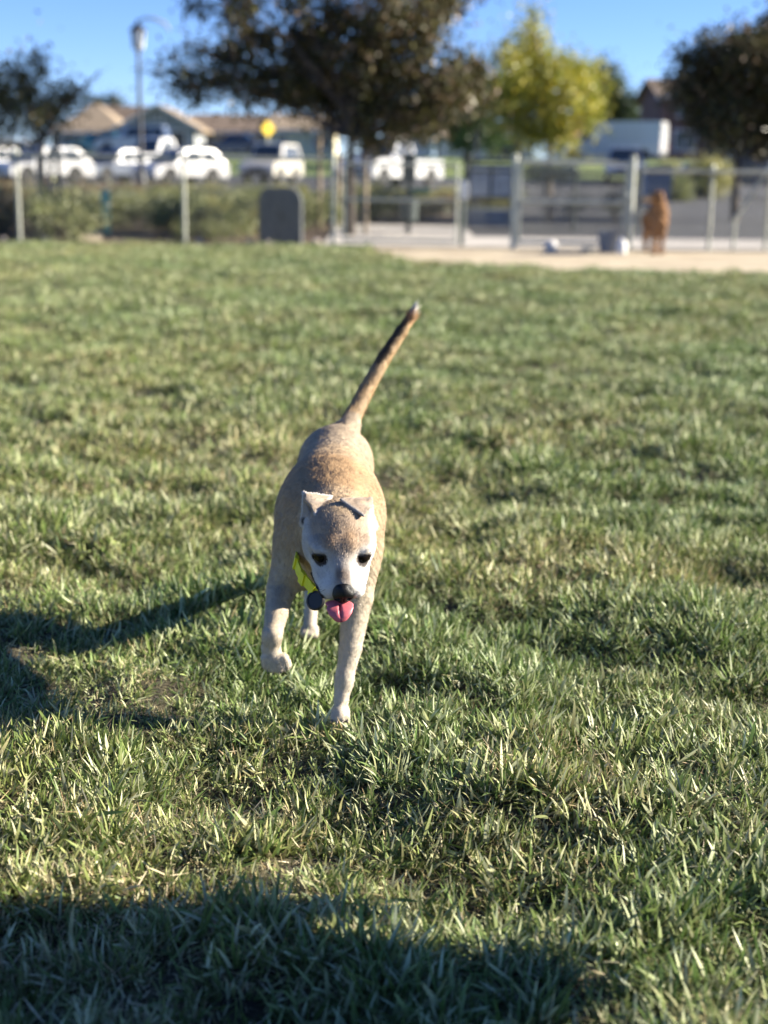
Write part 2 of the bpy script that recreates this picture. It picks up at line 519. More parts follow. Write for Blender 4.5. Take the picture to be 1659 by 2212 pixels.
tufts = bpy.data.collections.new('grass_tufts')
specs = []
for i in range(7): specs.append((26, 0.036, 0.022, 0.048, 0.14, 0.98))     # ordinary turf
for i in range(4): specs.append((24, 0.030, 0.032, 0.058, 0.10, 0.86))     # coarse, tall
for i in range(4): specs.append((30, 0.040, 0.018, 0.040, 0.40, 1.15))     # low, flattened
for i in range(3): specs.append((26, 0.045, 0.020, 0.050, 0.90, 1.20))     # straw thatch
for i, sp in enumerate(specs):
    me = make_tuft('grass_tuft_%02d' % i, 100 + i, *sp)
    me.materials.append(M['grass'])
    tufts.objects.link(bpy.data.objects.new('grass_tuft_%02d' % i, me))

def grass_points():
    P, Rt, Sc, Ix, Tn = [], [], [], [], []
    def area(x0, x1, y0, y1, dens, sboost, seed):
        rs = np.random.default_rng(seed)
        n = int((x1 - x0) * (y1 - y0) * dens)
        x = rs.uniform(x0, x1, n); y = rs.uniform(y0, y1, n)
        keep = (y < dirt_edge(x) + rs.normal(0, 0.12, n)) & (y < D(12.66))
        keep &= (np.abs(x) < 0.42 * np.maximum(y, 0) + 1.8)
        x, y = x[keep], y[keep]; n = len(x)
        vig = 0.30 * vnoise(x, y, 0.075, 18) + 0.40 * vnoise(x, y, 0.16, 11) + 0.30 * vnoise(x, y, 0.42, 12)       # vigour of the turf, clump by clump
        dry = 0.6 * vnoise(x, y, 0.9, 13) + 0.4 * vnoise(x, y, 0.25, 14)
        dry = dry + 0.12 * np.exp(-((x + 1.2) / 1.3) ** 2 - ((y - 6.0) / 1.6) ** 2)
        thin = rs.random(n) < np.clip((vig - 0.20) * 4.0, 0.74, 1.0)
        x, y, vig, dry = x[thin], y[thin], vig[thin], dry[thin]; n = len(x)
        z = lawn_h(x, y)
        u = rs.random(n)
        ix = np.where(u < 0.60, rs.integers(0, 7, n), np.where(u < 0.60 + 0.22 * np.clip(vig * 1.6 - 0.2, 0.1, 1.3), rs.integers(7, 11, n), rs.integers(11, 15, n)))
        straw = rs.random(n) < np.clip((dry - 0.46) * 0.8, 0.06, 0.20)
        s_paw = 1 + 1.0 * np.exp(-((x + 0.085) / 0.08) ** 2 - ((y - 2.41) / 0.045) ** 2)
        ix = np.where(straw, rs.integers(15, 18, n), ix)
        k_ = np.clip((y - 4) / 6, 0, 1)
        s = np.clip((0.20 + 0.25 * k_) + (1.55 - 0.5 * k_) * vig, 0.35, 1.5) * rs.uniform(0.8, 1.2, n) * sboost * s_paw
        # blades of one clump lie the same way
        fa = vnoise(x, y, 0.30, 15) * 12.0; fs = 0.15 + 0.85 * vnoise(x, y, 0.18, 16)
        rx = fs * np.sin(fa) + rs.normal(0, 0.15, n); ry = fs * np.cos(fa) + rs.normal(0, 0.15, n)
        rz = rs.uniform(0, 6.283, n)
        tint = np.ones((n, 3))
        g = vnoise(x, y, 0.6, 17)
        tint *= (0.85 + 0.35 * rs.random(n))[:, None]
        yel = np.clip((dry - 0.52) * 1.5, 0, 0.4)[:, None]
        tint = tint * (1 - yel * np.array([-0.40, -0.16, -0.10]))
        tint = tint * (1 - np.clip((g - 0.5) * 1.6, 0, 0.5)[:, None] * np.array([0.22, 0.04, 0.12]))
        P.append(np.stack([x, y, z], -1)); Rt.append(np.stack([rx, ry, rz], -1)); Sc.append(s); Ix.append(ix); Tn.append(tint)
    area(-3.2, 3.2, 0.4, 4.4, 2900, 1.0, 21)
    area(-5.6, 5.6, 4.4, 9.0, 1250, 1.15, 22)
    area(-10.5, 10.5, 9.0, 20.7, 620, 1.3, 23)
    return np.concatenate(P), np.concatenate(Rt), np.concatenate(Sc), np.concatenate(Ix), np.concatenate(Tn)

P, Rt, Sc, Ix, Tn = grass_points()
gm = bpy.data.meshes.new('grass')
gm.vertices.add(len(P)); gm.vertices.foreach_set('co', P.astype(np.float32).ravel())
a = gm.attributes.new('rot', 'FLOAT_VECTOR', 'POINT'); a.data.foreach_set('vector', Rt.astype(np.float32).ravel())
a = gm.attributes.new('scl', 'FLOAT', 'POINT'); a.data.foreach_set('value', Sc.astype(np.float32))
a = gm.attributes.new('idx', 'INT', 'POINT'); a.data.foreach_set('value', Ix.astype(np.int32))
a = gm.attributes.new('tint', 'FLOAT_COLOR', 'POINT'); a.data.foreach_set('color', np.concatenate([Tn, np.ones((len(Tn), 1))], 1).astype(np.float32).ravel())
gm.update()
grass = tag(link('grass', gm, M['grass']), 'patchy green lawn grass with straw coloured blades', 'grass', kind='stuff')
ng = bpy.data.node_groups.new('grass_scatter', 'GeometryNodeTree')
ng.interface.new_socket('Geometry', in_out='INPUT', socket_type='NodeSocketGeometry')
ng.interface.new_socket('Geometry', in_out='OUTPUT', socket_type='NodeSocketGeometry')
gi = ng.nodes.new('NodeGroupInput'); go = ng.nodes.new('NodeGroupOutput')
ip = ng.nodes.new('GeometryNodeInstanceOnPoints')
ci = ng.nodes.new('GeometryNodeCollectionInfo'); ci.inputs['Collection'].default_value = tufts
ci.inputs['Separate Children'].default_value = True; ci.inputs['Reset Children'].default_value = True
def named(nm, ty):
    n = ng.nodes.new('GeometryNodeInputNamedAttribute'); n.data_type = ty; n.inputs['Name'].default_value = nm
    return next(s for s in n.outputs if s.enabled)
e2r = ng.nodes.new('FunctionNodeEulerToRotation')
ng.links.new(named('rot', 'FLOAT_VECTOR'), e2r.inputs[0])
ng.links.new(gi.outputs[0], ip.inputs['Points'])
ng.links.new(ci.outputs[0], ip.inputs['Instance'])
ip.inputs['Pick Instance'].default_value = True
ng.links.new(named('idx', 'INT'), ip.inputs['Instance Index'])
ng.links.new(e2r.outputs[0], ip.inputs['Rotation'])
ng.links.new(named('scl', 'FLOAT'), ip.inputs['Scale'])
ng.links.new(ip.outputs[0], go.inputs[0])
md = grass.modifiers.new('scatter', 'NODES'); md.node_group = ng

#@ DOG
# ------------------------------------------------------------------ animals: smooth-blended volumes turned into one skin
class Field:
    def __init__(self, lo, hi, h):
        lo, hi = np.minimum(lo, hi), np.maximum(lo, hi)
        self.lo = lo.astype(float); self.h = h
        self.n = np.ceil((hi - self.lo) / h).astype(int) + 1
        self.F = np.full(tuple(self.n), 0.5, np.float32)
    def _win(self, lo, hi):
        a = np.maximum(np.floor((np.array(lo) - self.lo) / self.h).astype(int), 0)
        b = np.minimum(np.ceil((np.array(hi) - self.lo) / self.h).astype(int) + 1, self.n)
        sl = tuple(slice(int(i), int(j)) for i, j in zip(a, b))
        ax = [(self.lo[k] + np.arange(a[k], b[k]) * self.h).astype(np.float32) for k in range(3)]
        return sl, ax[0][:, None, None], ax[1][None, :, None], ax[2][None, None, :]
    def _merge(self, sl, d, k, cut):
        A = self.F[sl]
        if cut:
            d = -d
            if k > 0:
                hh = np.maximum(k - np.abs(A - d), 0) / k
                self.F[sl] = np.maximum(A, d) + hh * hh * k * 0.25
            else: self.F[sl] = np.maximum(A, d)
        elif k > 0:
            hh = np.maximum(k - np.abs(A - d), 0) / k
            self.F[sl] = np.minimum(A, d) - hh * hh * k * 0.25
        else:
            self.F[sl] = np.minimum(A, d)
    def cone(self, p, r1, q, r2, k=0.02, cut=False):
        p, q = np.array(p, float), np.array(q, float)
        m = max(r1, r2) + k + 3 * self.h
        sl, x, y, z = self._win(np.minimum(p, q) - m, np.maximum(p, q) + m)
        e = q - p; L2 = float(e @ e) + 1e-12
        t = np.clip(((x - p[0]) * e[0] + (y - p[1]) * e[1] + (z - p[2]) * e[2]) / L2, 0, 1)
        d = np.sqrt((x - p[0] - t * e[0]) ** 2 + (y - p[1] - t * e[1]) ** 2 + (z - p[2] - t * e[2]) ** 2) - (r1 + t * (r2 - r1))
        self._merge(sl, d.astype(np.float32), k, cut); return self
    def chain(self, pts, radii, k=0.02):
        pts = np.array(pts, float); m = max(radii) + k + 3 * self.h
        sl, x, y, z = self._win(pts.min(0) - m, pts.max(0) + m)
        D = None
        for i in range(len(pts) - 1):
            p, e = pts[i], pts[i + 1] - pts[i]; L2 = float(e @ e) + 1e-12
            t = np.clip(((x - p[0]) * e[0] + (y - p[1]) * e[1] + (z - p[2]) * e[2]) / L2, 0, 1)
            d = np.sqrt((x - p[0] - t * e[0]) ** 2 + (y - p[1] - t * e[1]) ** 2 + (z - p[2] - t * e[2]) ** 2) - (radii[i] + t * (radii[i + 1] - radii[i]))
            if D is None: D = d
            else:
                kk = 0.004; hh = np.maximum(kk - np.abs(D - d), 0) / kk
                D = np.minimum(D, d) - hh * hh * kk * 0.25
        self._merge(sl, D.astype(np.float32), k, False)
        return self
    def ell(self, c, r, B=None, k=0.02, cut=False):
        """ellipsoid with semi-axes r along the rows of B"""
        c = np.array(c, float); r = np.array(r, float); B = np.eye(3) if B is None else np.array(B, float)
        m = float(max(r)) + k + 3 * self.h
        sl, x, y, z = self._win(c - m, c + m)
        x, y, z = x - c[0], y - c[1], z - c[2]
        a = [x * B[i][0] + y * B[i][1] + z * B[i][2] for i in range(3)]
        k0 = np.sqrt(sum((a[i] / r[i]) ** 2 for i in range(3)))
        k1 = np.sqrt(sum((a[i] / r[i] ** 2) ** 2 for i in range(3))) + 1e-9
        self._merge(sl, (k0 * (k0 - 1) / k1).astype(np.float32), k, cut); return self
    def tri(self, A, B, C, r, k=0.004):
        """rounded triangular plate"""
        A, B, C = (np.array(v, float) for v in (A, B, C))
        m = r + k + 3 * self.h
        sl, x, y, z = self._win(np.minimum(np.minimum(A, B), C) - m, np.maximum(np.maximum(A, B), C) + m)
        nrm = np.cross(B - A, C - A); nrm /= np.linalg.norm(nrm)
        def seg(P, Q):
            e = Q - P; t = np.clip(((x - P[0]) * e[0] + (y - P[1]) * e[1] + (z - P[2]) * e[2]) / float(e @ e), 0, 1)
            return (x - P[0] - t * e[0]) ** 2 + (y - P[1] - t * e[1]) ** 2 + (z - P[2] - t * e[2]) ** 2
        def inside(P, Q):
            g = np.cross(nrm, Q - P)
            return ((x - P[0]) * g[0] + (y - P[1]) * g[1] + (z - P[2]) * g[2]) > 0
        pl = ((x - A[0]) * nrm[0] + (y - A[1]) * nrm[1] + (z - A[2]) * nrm[2]) ** 2
        ins = inside(A, B) & inside(B, C) & inside(C, A)
        d2 = np.where(ins, pl, np.minimum(np.minimum(seg(A, B), seg(B, C)), seg(C, A)))
        self._merge(sl, (np.sqrt(d2) - r).astype(np.float32), k, False); return self
    def surface(self):
        """naive surface nets: vertices (n,3) and quads (m,4)"""
        F = self.F; Sg = F < 0
        nx, ny, nz = F.shape
        cnt = np.zeros((nx - 1, ny - 1, nz - 1), np.uint8)
        for i in (0, 1):
            for j in (0, 1):
                for k in (0, 1):
                    cnt += Sg[i:nx - 1 + i, j:ny - 1 + j, k:nz - 1 + k]
        act = (cnt > 0) & (cnt < 8)
        ii = np.argwhere(act)
        vid = np.full(act.shape, -1, np.int32); vid[act] = np.arange(len(ii))
        acc = np.zeros((len(ii), 3)); w = np.zeros(len(ii))
        corners = [(i, j, k) for i in (0, 1) for j in (0, 1) for k in (0, 1)]
        val = {c: F[ii[:, 0] + c[0], ii[:, 1] + c[1], ii[:, 2] + c[2]] for c in corners}
        for c in corners:
            for ax in range(3):
                if c[ax] == 0:
                    d = list(c); d[ax] = 1; d = tuple(d)
                    a, b = val[c], val[d]
                    cr = (a < 0) != (b < 0)
                    t = np.where(cr, a / np.where(cr, a - b, 1), 0)
                    pt = np.repeat(np.array([c], float), len(ii), 0); pt[:, ax] = t
                    acc[cr] += pt[cr]; w[cr] += 1
        V = self.lo + (ii + acc / w[:, None]) * self.h
        Q = []
        for ax in range(3):
            s0 = [slice(None)] * 3; s1 = [slice(None)] * 3
            s0[ax] = slice(0, -1); s1[ax] = slice(1, None)
            A, B = Sg[tuple(s0)], Sg[tuple(s1)]
            e = np.argwhere(A != B)
            o1, o2 = [(1, 2), (2, 0), (0, 1)][ax]
            e = e[(e[:, o1] > 0) & (e[:, o2] > 0) & (e[:, o1] < F.shape[o1] - 1) & (e[:, o2] < F.shape[o2] - 1)]
            flip = A[e[:, 0], e[:, 1], e[:, 2]]
            def cell(d1, d2):
                c = e.copy(); c[:, o1] -= d1; c[:, o2] -= d2
                return vid[c[:, 0], c[:, 1], c[:, 2]]
            q = np.stack([cell(1, 1), cell(0, 1), cell(0, 0), cell(1, 0)], -1)
            q[~flip] = q[~flip][:, ::-1]
            Q.append(q)
        Q = np.concatenate(Q)
        return V, Q[(Q >= 0).all(1)]

def relax(V, Q, it=2, lam=0.5):
    for _ in range(it):
        s = np.zeros_like(V); n = np.zeros(len(V))
        for a in range(4):
            for b in (1, 3):
                np.add.at(s, Q[:, a], V[Q[:, (a + b) % 4]]); np.add.at(n, Q[:, a], 1)
        V = V + lam * (s / np.maximum(n, 1)[:, None] - V)
    return V

def vert_normals(V, Q):
    fn = np.cross(V[Q[:, 2]] - V[Q[:, 0]], V[Q[:, 3]] - V[Q[:, 1]])
    N = np.zeros_like(V)
    for a in range(4):
        np.add.at(N, Q[:, a], fn)
    return N / (np.linalg.norm(N, axis=1)[:, None] + 1e-12)

def sm(a, b, x):
    t = np.clip((x - a) / (b - a), 0, 1); return t * t * (3 - 2 * t)

def seg_dist(P, a, b):
    a, b = np.array(a), np.array(b); e = b - a
    t = np.clip(((P - a) @ e) / (e @ e), 0, 1)
    return np.linalg.norm(P - a - t[:, None] * e, axis=1), t

def tri_dist(P, A, B, C):
    n = np.cross(B - A, C - A); n = n / np.linalg.norm(n)
    ins = np.ones(len(P), bool); ds = []
    for p, q in ((A, B), (B, C), (C, A)):
        ins &= ((P - p) @ np.cross(n, q - p)) > 0
        ds.append(seg_dist(P, p, q)[0])
    return np.where(ins, np.abs((P - A) @ n), np.minimum(np.minimum(ds[0], ds[1]), ds[2]))

def blend(C, col, w):
    return C * (1 - w[:, None]) + np.array(col) * w[:, None]

def fur_mesh(name, V, Q, N, colfn, dirfn, lenfn, keepfn, n, width, lift, seed):
    """short hairs lying along the coat: each a narrow tapering ribbon"""
    rs = np.random.default_rng(seed)
    ar = 0.5 * np.linalg.norm(np.cross(V[Q[:, 2]] - V[Q[:, 0]], V[Q[:, 3]] - V[Q[:, 1]]), axis=1)
    fi = rs.choice(len(Q), n, p=ar / ar.sum())
    u, v = rs.random(n)[:, None], rs.random(n)[:, None]
    q = Q[fi]
    def ip(A): return (A[q[:, 0]] * (1 - u) + A[q[:, 1]] * u) * (1 - v) + (A[q[:, 3]] * (1 - u) + A[q[:, 2]] * u) * v
    P = ip(V); Nn = ip(N); Nn /= np.linalg.norm(Nn, axis=1)[:, None] + 1e-12
    k = keepfn(P, Nn) > rs.random(n); P, Nn = P[k], Nn[k]; n = len(P)
    D = dirfn(P, Nn) + rs.normal(0, 0.22, (n, 3))
    D -= (D * Nn).sum(1)[:, None] * Nn
    D /= np.linalg.norm(D, axis=1)[:, None] + 1e-9
    L = lenfn(P) * rs.uniform(0.7, 1.25, n)
    lf = (lift + np.maximum(0, 0.0021 / L - 0.17)) * rs.uniform(0.5, 1.5, n)
    Sd = np.cross(D, Nn) + Nn * rs.normal(0, 0.35, n)[:, None]
    Sd /= np.linalg.norm(Sd, axis=1)[:, None]
    w = width * rs.uniform(0.7, 1.3, n)
    p0 = P - Nn * 0.0006
    p1 = p0 + (D * 0.5 + Nn * (lf * 0.62 + 0.1)[:, None]) * L[:, None]
    p2 = p0 + (D + Nn * (lf * 0.85)[:, None]) * L[:, None]
    hw = (w / 2)[:, None]
    VV = np.stack([p0 - Sd * hw, p0 + Sd * hw, p1 + Sd * hw * 0.8, p1 - Sd * hw * 0.8, p2], 1).reshape(-1, 3)
    b = np.arange(n) * 5
    T = np.stack([np.stack([b, b + 1, b + 2], 1), np.stack([b, b + 2, b + 3], 1), np.stack([b + 3, b + 2, b + 4], 1)], 1).reshape(-1, 3)
    q1 = P[:, 0] + P[:, 2] * 0.6; q2 = P[:, 1] * 0.5 + P[:, 2] * 0.35
    col = colfn(P, Nn) * (rs.uniform(0.86, 1.14, n) * (0.86 + 0.28 * vnoise(q1, q2, 0.005, 64)))[:, None]
    cols = np.repeat(col, 5, 0).reshape(n, 5, 3)
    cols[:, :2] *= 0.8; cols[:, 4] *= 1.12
    me = fast_mesh(name, VV, T, True, np.clip(cols.reshape(-1, 3), 0, 0.95))
    q1 = P[:, 0] + P[:, 2] * 0.45; q2 = P[:, 1] * 0.35 + P[:, 2] * 0.30
    cl = np.stack([vnoise(q1, q2, 0.0045, 61), vnoise(q1, q2, 0.0050, 62), vnoise(q1, q2, 0.0042, 63)], 1) - 0.5
    am = np.clip(L / 0.012, 0.35, 1.0)[:, None]
    NN = Nn + rs.normal(0, 0.18, (n, 3)) + D * 0.12 + cl * 0.7 * am
    NN /= np.linalg.norm(NN, axis=1)[:, None]
    me.normals_split_custom_set_from_vertices(np.repeat(NN, 5, 0).astype(np.float32).tolist())
    return me

# ---- the tan dog trotting towards the camera
def dog():
    A = lambda x, y, Y: np.array(at(x, y, Y + 1.265))
    fld = Field((-0.29, 2.13, -0.01), (0.13, 3.44, 0.80), 0.0023)
    # trunk
    fld.ell((-0.106, 2.74, 0.342), (0.109, 0.21, 0.115), k=0.03)                 # rib cage
    fld.ell((-0.104, 2.63, 0.330), (0.088, 0.11, 0.104), k=0.03)                 # fore chest
    fld.cone((-0.104, 2.70, 0.402), 0.056, (-0.108, 2.92, 0.398), 0.056, 0.05)   # back
    fld.ell((-0.109, 2.93, 0.374), (0.077, 0.16, 0.081), k=0.03)                 # loin
    fld.ell((-0.108, 3.07, 0.380), (0.080, 0.11, 0.084), k=0.03)                 # rump
    fld.ell((-0.102, 3.14, 0.398), (0.050, 0.06, 0.058), k=0.02)
    for s in (-1, 1):
        fld.ell((-0.104 + s * 0.056, 2.62, 0.325), (0.038, 0.070, 0.098), k=0.03)    # shoulders
        fld.ell((-0.108 + s * 0.040, 3.08, 0.320), (0.034, 0.080, 0.095), k=0.03)    # thighs
    # neck
    fld.cone((-0.100, 2.66, 0.380), 0.082, (-0.085, 2.47, 0.385), 0.062, 0.035)
    fld.cone((-0.100, 2.60, 0.310), 0.070, (-0.088, 2.48, 0.350), 0.050, 0.03)
    # head frame: f forward, u up, s to picture right
    Hc = A(732, 1154, 1.135); Nz = A(744, 1294, 1.013)
    f = Nz - Hc; f /= np.linalg.norm(f)
    s_ = np.cross(f, np.array([-0.03, 0, 1.0])); s_ /= np.linalg.norm(s_)
    if s_[0] < 0: s_ = -s_
    u_ = np.cross(s_, f)
    if u_[2] < 0: u_ = -u_
    B = np.stack([s_, f, u_])
    H = lambda s, ff, u: Hc + s_ * s + f * ff + u_ * u
    fld.ell(H(0, -0.005, 0.004), (0.0595, 0.060, 0.049), B, 0.02)                 # brain case
    for s in (-1, 1):
        fld.ell(H(s * 0.0365, 0.014, -0.012), (0.026, 0.041, 0.031), B, 0.016)     # cheeks
        fld.cone(H(s * 0.019, 0.048, 0.024), 0.012, H(s * 0.043, 0.038, 0.018), 0.011, 0.014)   # brows
        fld.ell(H(s * 0.029, 0.052, -0.016), (0.015, 0.024, 0.014), B, 0.014)    # under the eyes
        fld.cone(H(s * 0.024, 0.060, -0.030), 0.0235, H(s * 0.0200, 0.101, -0.027), 0.0175, 0.012)
        fld.cone(H(s * 0.039, 0.040, -0.044), 0.0075, H(s * 0.0265, 0.104, -0.033), 0.0070, 0.010)   # lip edge   # upper lips
    fld.cone(H(0, 0.045, 0.004), 0.031, H(0, 0.104, -0.011), 0.0165, 0.02)       # bridge of the muzzle
    fld.cone(H(0, 0.025, -0.045), 0.030, H(0.0, 0.070, -0.052), 0.020, 0.016)    # throat, jaw root
    fld.cone(H(0, 0.060, -0.056), 0.018, H(0.0, 0.098, -0.050), 0.0125, 0.008)   # lower jaw
    # ears: a standing back plate and a flap folded forward
    E = lambda cx, cy, Y: A(567 + cx * 0.1953, 1026 + cy * 0.1953, Y - 0.03)
    EL = [(E(440, 560, 1.186), E(452, 190, 1.182), E(545, 480, 1.172)),
          (E(452, 190, 1.182), E(520, 240, 1.186), E(545, 480, 1.172)),
          (E(466, 198, 1.172), E(765, 236, 1.192), E(578, 435, 1.146))]
    ER = [(E(1245, 590, 1.188), E(1202, 258, 1.205), E(1140, 490, 1.172)),
          (E(1202, 258, 1.205), E(1130, 290, 1.200), E(1140, 490, 1.172)),
          (E(1190, 262, 1.203), E(862, 272, 1.160), E(1120, 455, 1.138))]
    for q in (EL[2], ER[2]):     # the folded flaps are a little cushioned
        c_ = (q[0] * 0.42 + q[1] * 0.2 + q[2] * 0.38); n_ = np.cross(q[1] - q[0], q[2] - q[0]); n_ /= np.linalg.norm(n_)
        a_ = (q[1] - q[0]); a_ /= np.linalg.norm(a_)
        fld.ell(c_ - f * 0.001, (0.019, 0.012, 0.0055), np.stack([a_, np.cross(n_, a_), n_]), 0.006)
    for tr in EL + ER:
        fld.tri(*tr, 0.0026, 0.0025)
    fld.cone(E(480, 540, 1.188), 0.009, E(570, 505, 1.178), 0.012, 0.012)
    fld.cone(E(1205, 570, 1.188), 0.009, E(1120, 520, 1.178), 0.012, 0.012)
    # standing fore leg (picture right)
    fld.chain([A(774, 1190, 1.345), A(772, 1290, 1.315), A(757, 1400, 1.270), A(741, 1480, 1.238), A(737, 1515, 1.225)], [0.038, 0.0285, 0.0205, 0.0150, 0.0135], 0.02)
    fld.ell(A(744, 1470, 1.240), (0.0165, 0.017, 0.022), k=0.008)                  # wrist
    pw = A(735, 1540, 1.208)
    fld.ell(pw, (0.0145, 0.026, 0.014), k=0.008)
    for i, dx_ in enumerate((-0.0105, -0.0036, 0.0036, 0.0105)):
        fld.cone(pw + [dx_, 0.006, 0.003], 0.0068, pw + [dx_ * 1.15, -0.026 + abs(dx_) * 0.6, -0.004], 0.0062, 0.002)
    # lifted fore leg (picture left): forearm comes forward, the paw hangs
    fld.chain([A(636, 1185, 1.345), A(607, 1275, 1.315), A(597, 1325, 1.265), A(588, 1375, 1.222)], [0.036, 0.0260, 0.0200, 0.0165], 0.02)
    fld.chain([A(588, 1372, 1.222), A(585, 1400, 1.226), A(592, 1425, 1.222)], [0.0168, 0.0168, 0.0172], 0.008)
    pl = A(594, 1425, 1.220)
    for i, dx_ in enumerate((-0.018, -0.006, 0.006, 0.018)):
        fld.cone(pl + [dx_ * 0.9, -0.004, 0.004], 0.010, pl + [dx_ + 0.003, -0.008 + abs(dx_) * 0.3, -0.016 + abs(dx_) * 0.4], 0.0095, 0.004)
    # hind legs: the picture-left one steps under the belly, the other pushes off behind
    for pts, px_, py_ in (([(-0.150, 3.06, 0.315), (-0.158, 2.98, 0.225), (-0.161, 3.11, 0.125), (-0.161, 3.03, 0.045), (-0.161, 3.00, 0.022)], -0.161, 2.99),
                          ([(-0.072, 3.10, 0.315), (-0.068, 3.08, 0.220), (-0.064, 3.30, 0.150), (-0.062, 3.33, 0.055), (-0.062, 3.305, 0.022)], -0.062, 3.295)):
        fld.chain(pts, [0.044, 0.030, 0.0185, 0.0140, 0.0145], 0.02)
        ph = np.array([px_, py_, 0.018])
        for dx_ in (-0.0115, -0.004, 0.004, 0.0115):
            fld.cone(ph + [dx_, 0.012, 0.002], 0.0080, ph + [dx_ * 1.1, -0.022 + abs(dx_) * 0.5, -0.003], 0.007, 0.003)
    # tail, carried high and leaning to the picture right
    T = [A(752, 925, 1.885), A(766, 893, 1.925), A(790, 845, 1.965), A(829, 775, 1.995), A(866, 718, 2.005), A(888, 684, 2.005)]
    fld.chain(T, [0.025, 0.0180, 0.0160, 0.0145, 0.0120, 0.0080], 0.012)
    fld.cone(T[-1], 0.0085, A(897, 664, 2.005), 0.003, 0.006)
    # eye sockets
    eyes = []
    V, Q = fld.surface()
    bv = BVHTree.FromPolygons(V.tolist(), Q.tolist())
    O = Vector((0, 0, CAM_H))
    def hit(px, py):
        d = (at(px, py, 1.5) - O).normalized()
        h = bv.ray_cast(O, d)
        return np.array(h[0]) if h[0] is not None else None
    for px, py in ((694, 1206), (782, 1208)):
        eyes.append(hit(px, py))
    for e in eyes:
        fld.ell(e + u_ * 0.0150 - f * 0.0085, (0.0150, 0.0080, 0.0065), B, 0.006)      # brow over the eye
    for e in eyes:                       # lids: an upper and a lower arc round each eyeball
        lid = lambda th, a=0.0142, b=0.0113: e + s_ * a * math.cos(th) + u_ * b * math.sin(th) - f * (0.0012 + 0.0062 * math.cos(th) ** 2)
        for k in range(6):
            fld.cone(lid(math.pi * k / 6), 0.0026, lid(math.pi * (k + 1) / 6), 0.0026, 0.003)
            fld.cone(lid(-math.pi * k / 6), 0.0021, lid(-math.pi * (k + 1) / 6), 0.0021, 0.003)
    # mouth: the gap between upper lips and lower jaw, drawn back to the corner
    for s in (-1, 1):
        fld.cone(H(s * 0.036, 0.050, -0.053), 0.0030, H(s * 0.022, 0.112, -0.042), 0.0045, 0.004, cut=True)
    lipL = [hit(*q) for q in ((675, 1238), (687, 1266), (698, 1287), (707, 1298))]
    lipL = [p - u_ * 0.002 for p in lipL if p is not None]
    for a, b in zip(lipL[:-1], lipL[1:]):
        fld.cone(a, 0.0036, b, 0.0036, 0.003)
    V, Q = fld.surface()
    V = relax(V, Q, 2, 0.5)
    N = vert_normals(V, Q)

    lip_d = lambda P: np.min([seg_dist(P, a, b)[0] for l in (lipL, lipR) for a, b in zip(l[:-1], l[1:])], axis=0)
    lipR = [H(0.045, 0.042, -0.048), H(0.039, 0.075, -0.043), H(0.028, 0.110, -0.038)]
    def local(P):
        d = P - Hc
        return d @ s_, d @ f, d @ u_
    def coat(P, Nn):
        """coat pattern: tan back, pale legs and chest, white grizzled face, dark tail stripe; some shade painted in"""
        n = len(P)
        nz = vnoise(P[:, 0] + P[:, 2] * 0.7, P[:, 1] + P[:, 2] * 0.4, 0.02, 31)
        nz2 = vnoise(P[:, 0] - P[:, 2] * 0.5, P[:, 1] + P[:, 2] * 0.8, 0.06, 32)
        C = np.tile(np.array([0.56, 0.415, 0.265]), (n, 1))
        C = blend(C, (0.52, 0.42, 0.31), sm(2.80, 2.95, P[:, 1] + 0.1 * (nz2 - .5)) * sm(0.36, 0.44, P[:, 2]) * 0.85)     # greyer saddle
        C = blend(C, (0.50, 0.32, 0.165), sm(0.36, 0.42, P[:, 2]) * sm(2.49, 2.54, P[:, 1]) * (1 - sm(2.68, 2.77, P[:, 1] + 0.06 * (nz2 - .5))) * 0.8)   # red mane
        C = blend(C, (0.62, 0.53, 0.40), (1 - sm(0.20, 0.34, P[:, 2])) * 0.8)                                            # paler below
        C = blend(C, (0.70, 0.63, 0.51), (1 - sm(0.10, 0.22, P[:, 2])) * 0.85)
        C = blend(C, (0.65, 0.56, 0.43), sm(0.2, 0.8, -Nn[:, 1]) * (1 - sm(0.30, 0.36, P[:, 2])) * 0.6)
        # head
        s, ff, u = local(P)
        edist = np.min([tri_dist(P, *t) for t in EL + ER], axis=0)
        ear = 1 - sm(0.0040, 0.0065, edist)
        hd = sm(-0.045, -0.012, ff - 0.9 * np.maximum(u - 0.018, 0) - 0.5 * np.maximum(-u - 0.02, 0)) * (P[:, 1] < 2.53) * (P[:, 2] > 0.22)
        Hcol = np.tile(np.array([0.66, 0.62, 0.57]), (n, 1))
        crown = sm(0.008, 0.030, u + 0.010 * (nz2 - .5)) * sm(-0.10, -0.02, -ff + 0.02) * (1 - sm(0.044, 0.060, np.abs(s)))
        Hcol = blend(Hcol, (0.46, 0.335, 0.225), crown * 0.9)
        brow = np.exp(-(((np.abs(s) - 0.017) / 0.014) ** 2 + ((ff - 0.045) / 0.022) ** 2 + ((u - 0.034) / 0.02) ** 2))
        Hcol = blend(Hcol, (0.44, 0.27, 0.14), np.clip(brow * 0.7, 0, 1))
        st = np.exp(-((s - 0.004) / 0.006) ** 2 - ((ff - 0.056) / 0.018) ** 2) * sm(0.002, 0.014, u)
        Hcol = blend(Hcol, (0.27, 0.18, 0.115), st * 0.45)                                                          # brow's shade painted in as a furrow
        muz = sm(0.072, 0.104, ff) * (1 - sm(0.008, 0.018, np.abs(s))) * sm(-0.026, -0.010, u)
        Hcol = blend(Hcol, (0.24, 0.19, 0.155), np.clip(muz * (0.45 + 0.8 * nz), 0, 1))
        Hcol = blend(Hcol, (0.78, 0.76, 0.73), sm(0.03, 0.06, ff) * sm(0.012, 0.026, np.abs(s)) * (1 - sm(-0.004, 0.01, u)) * 0.85)
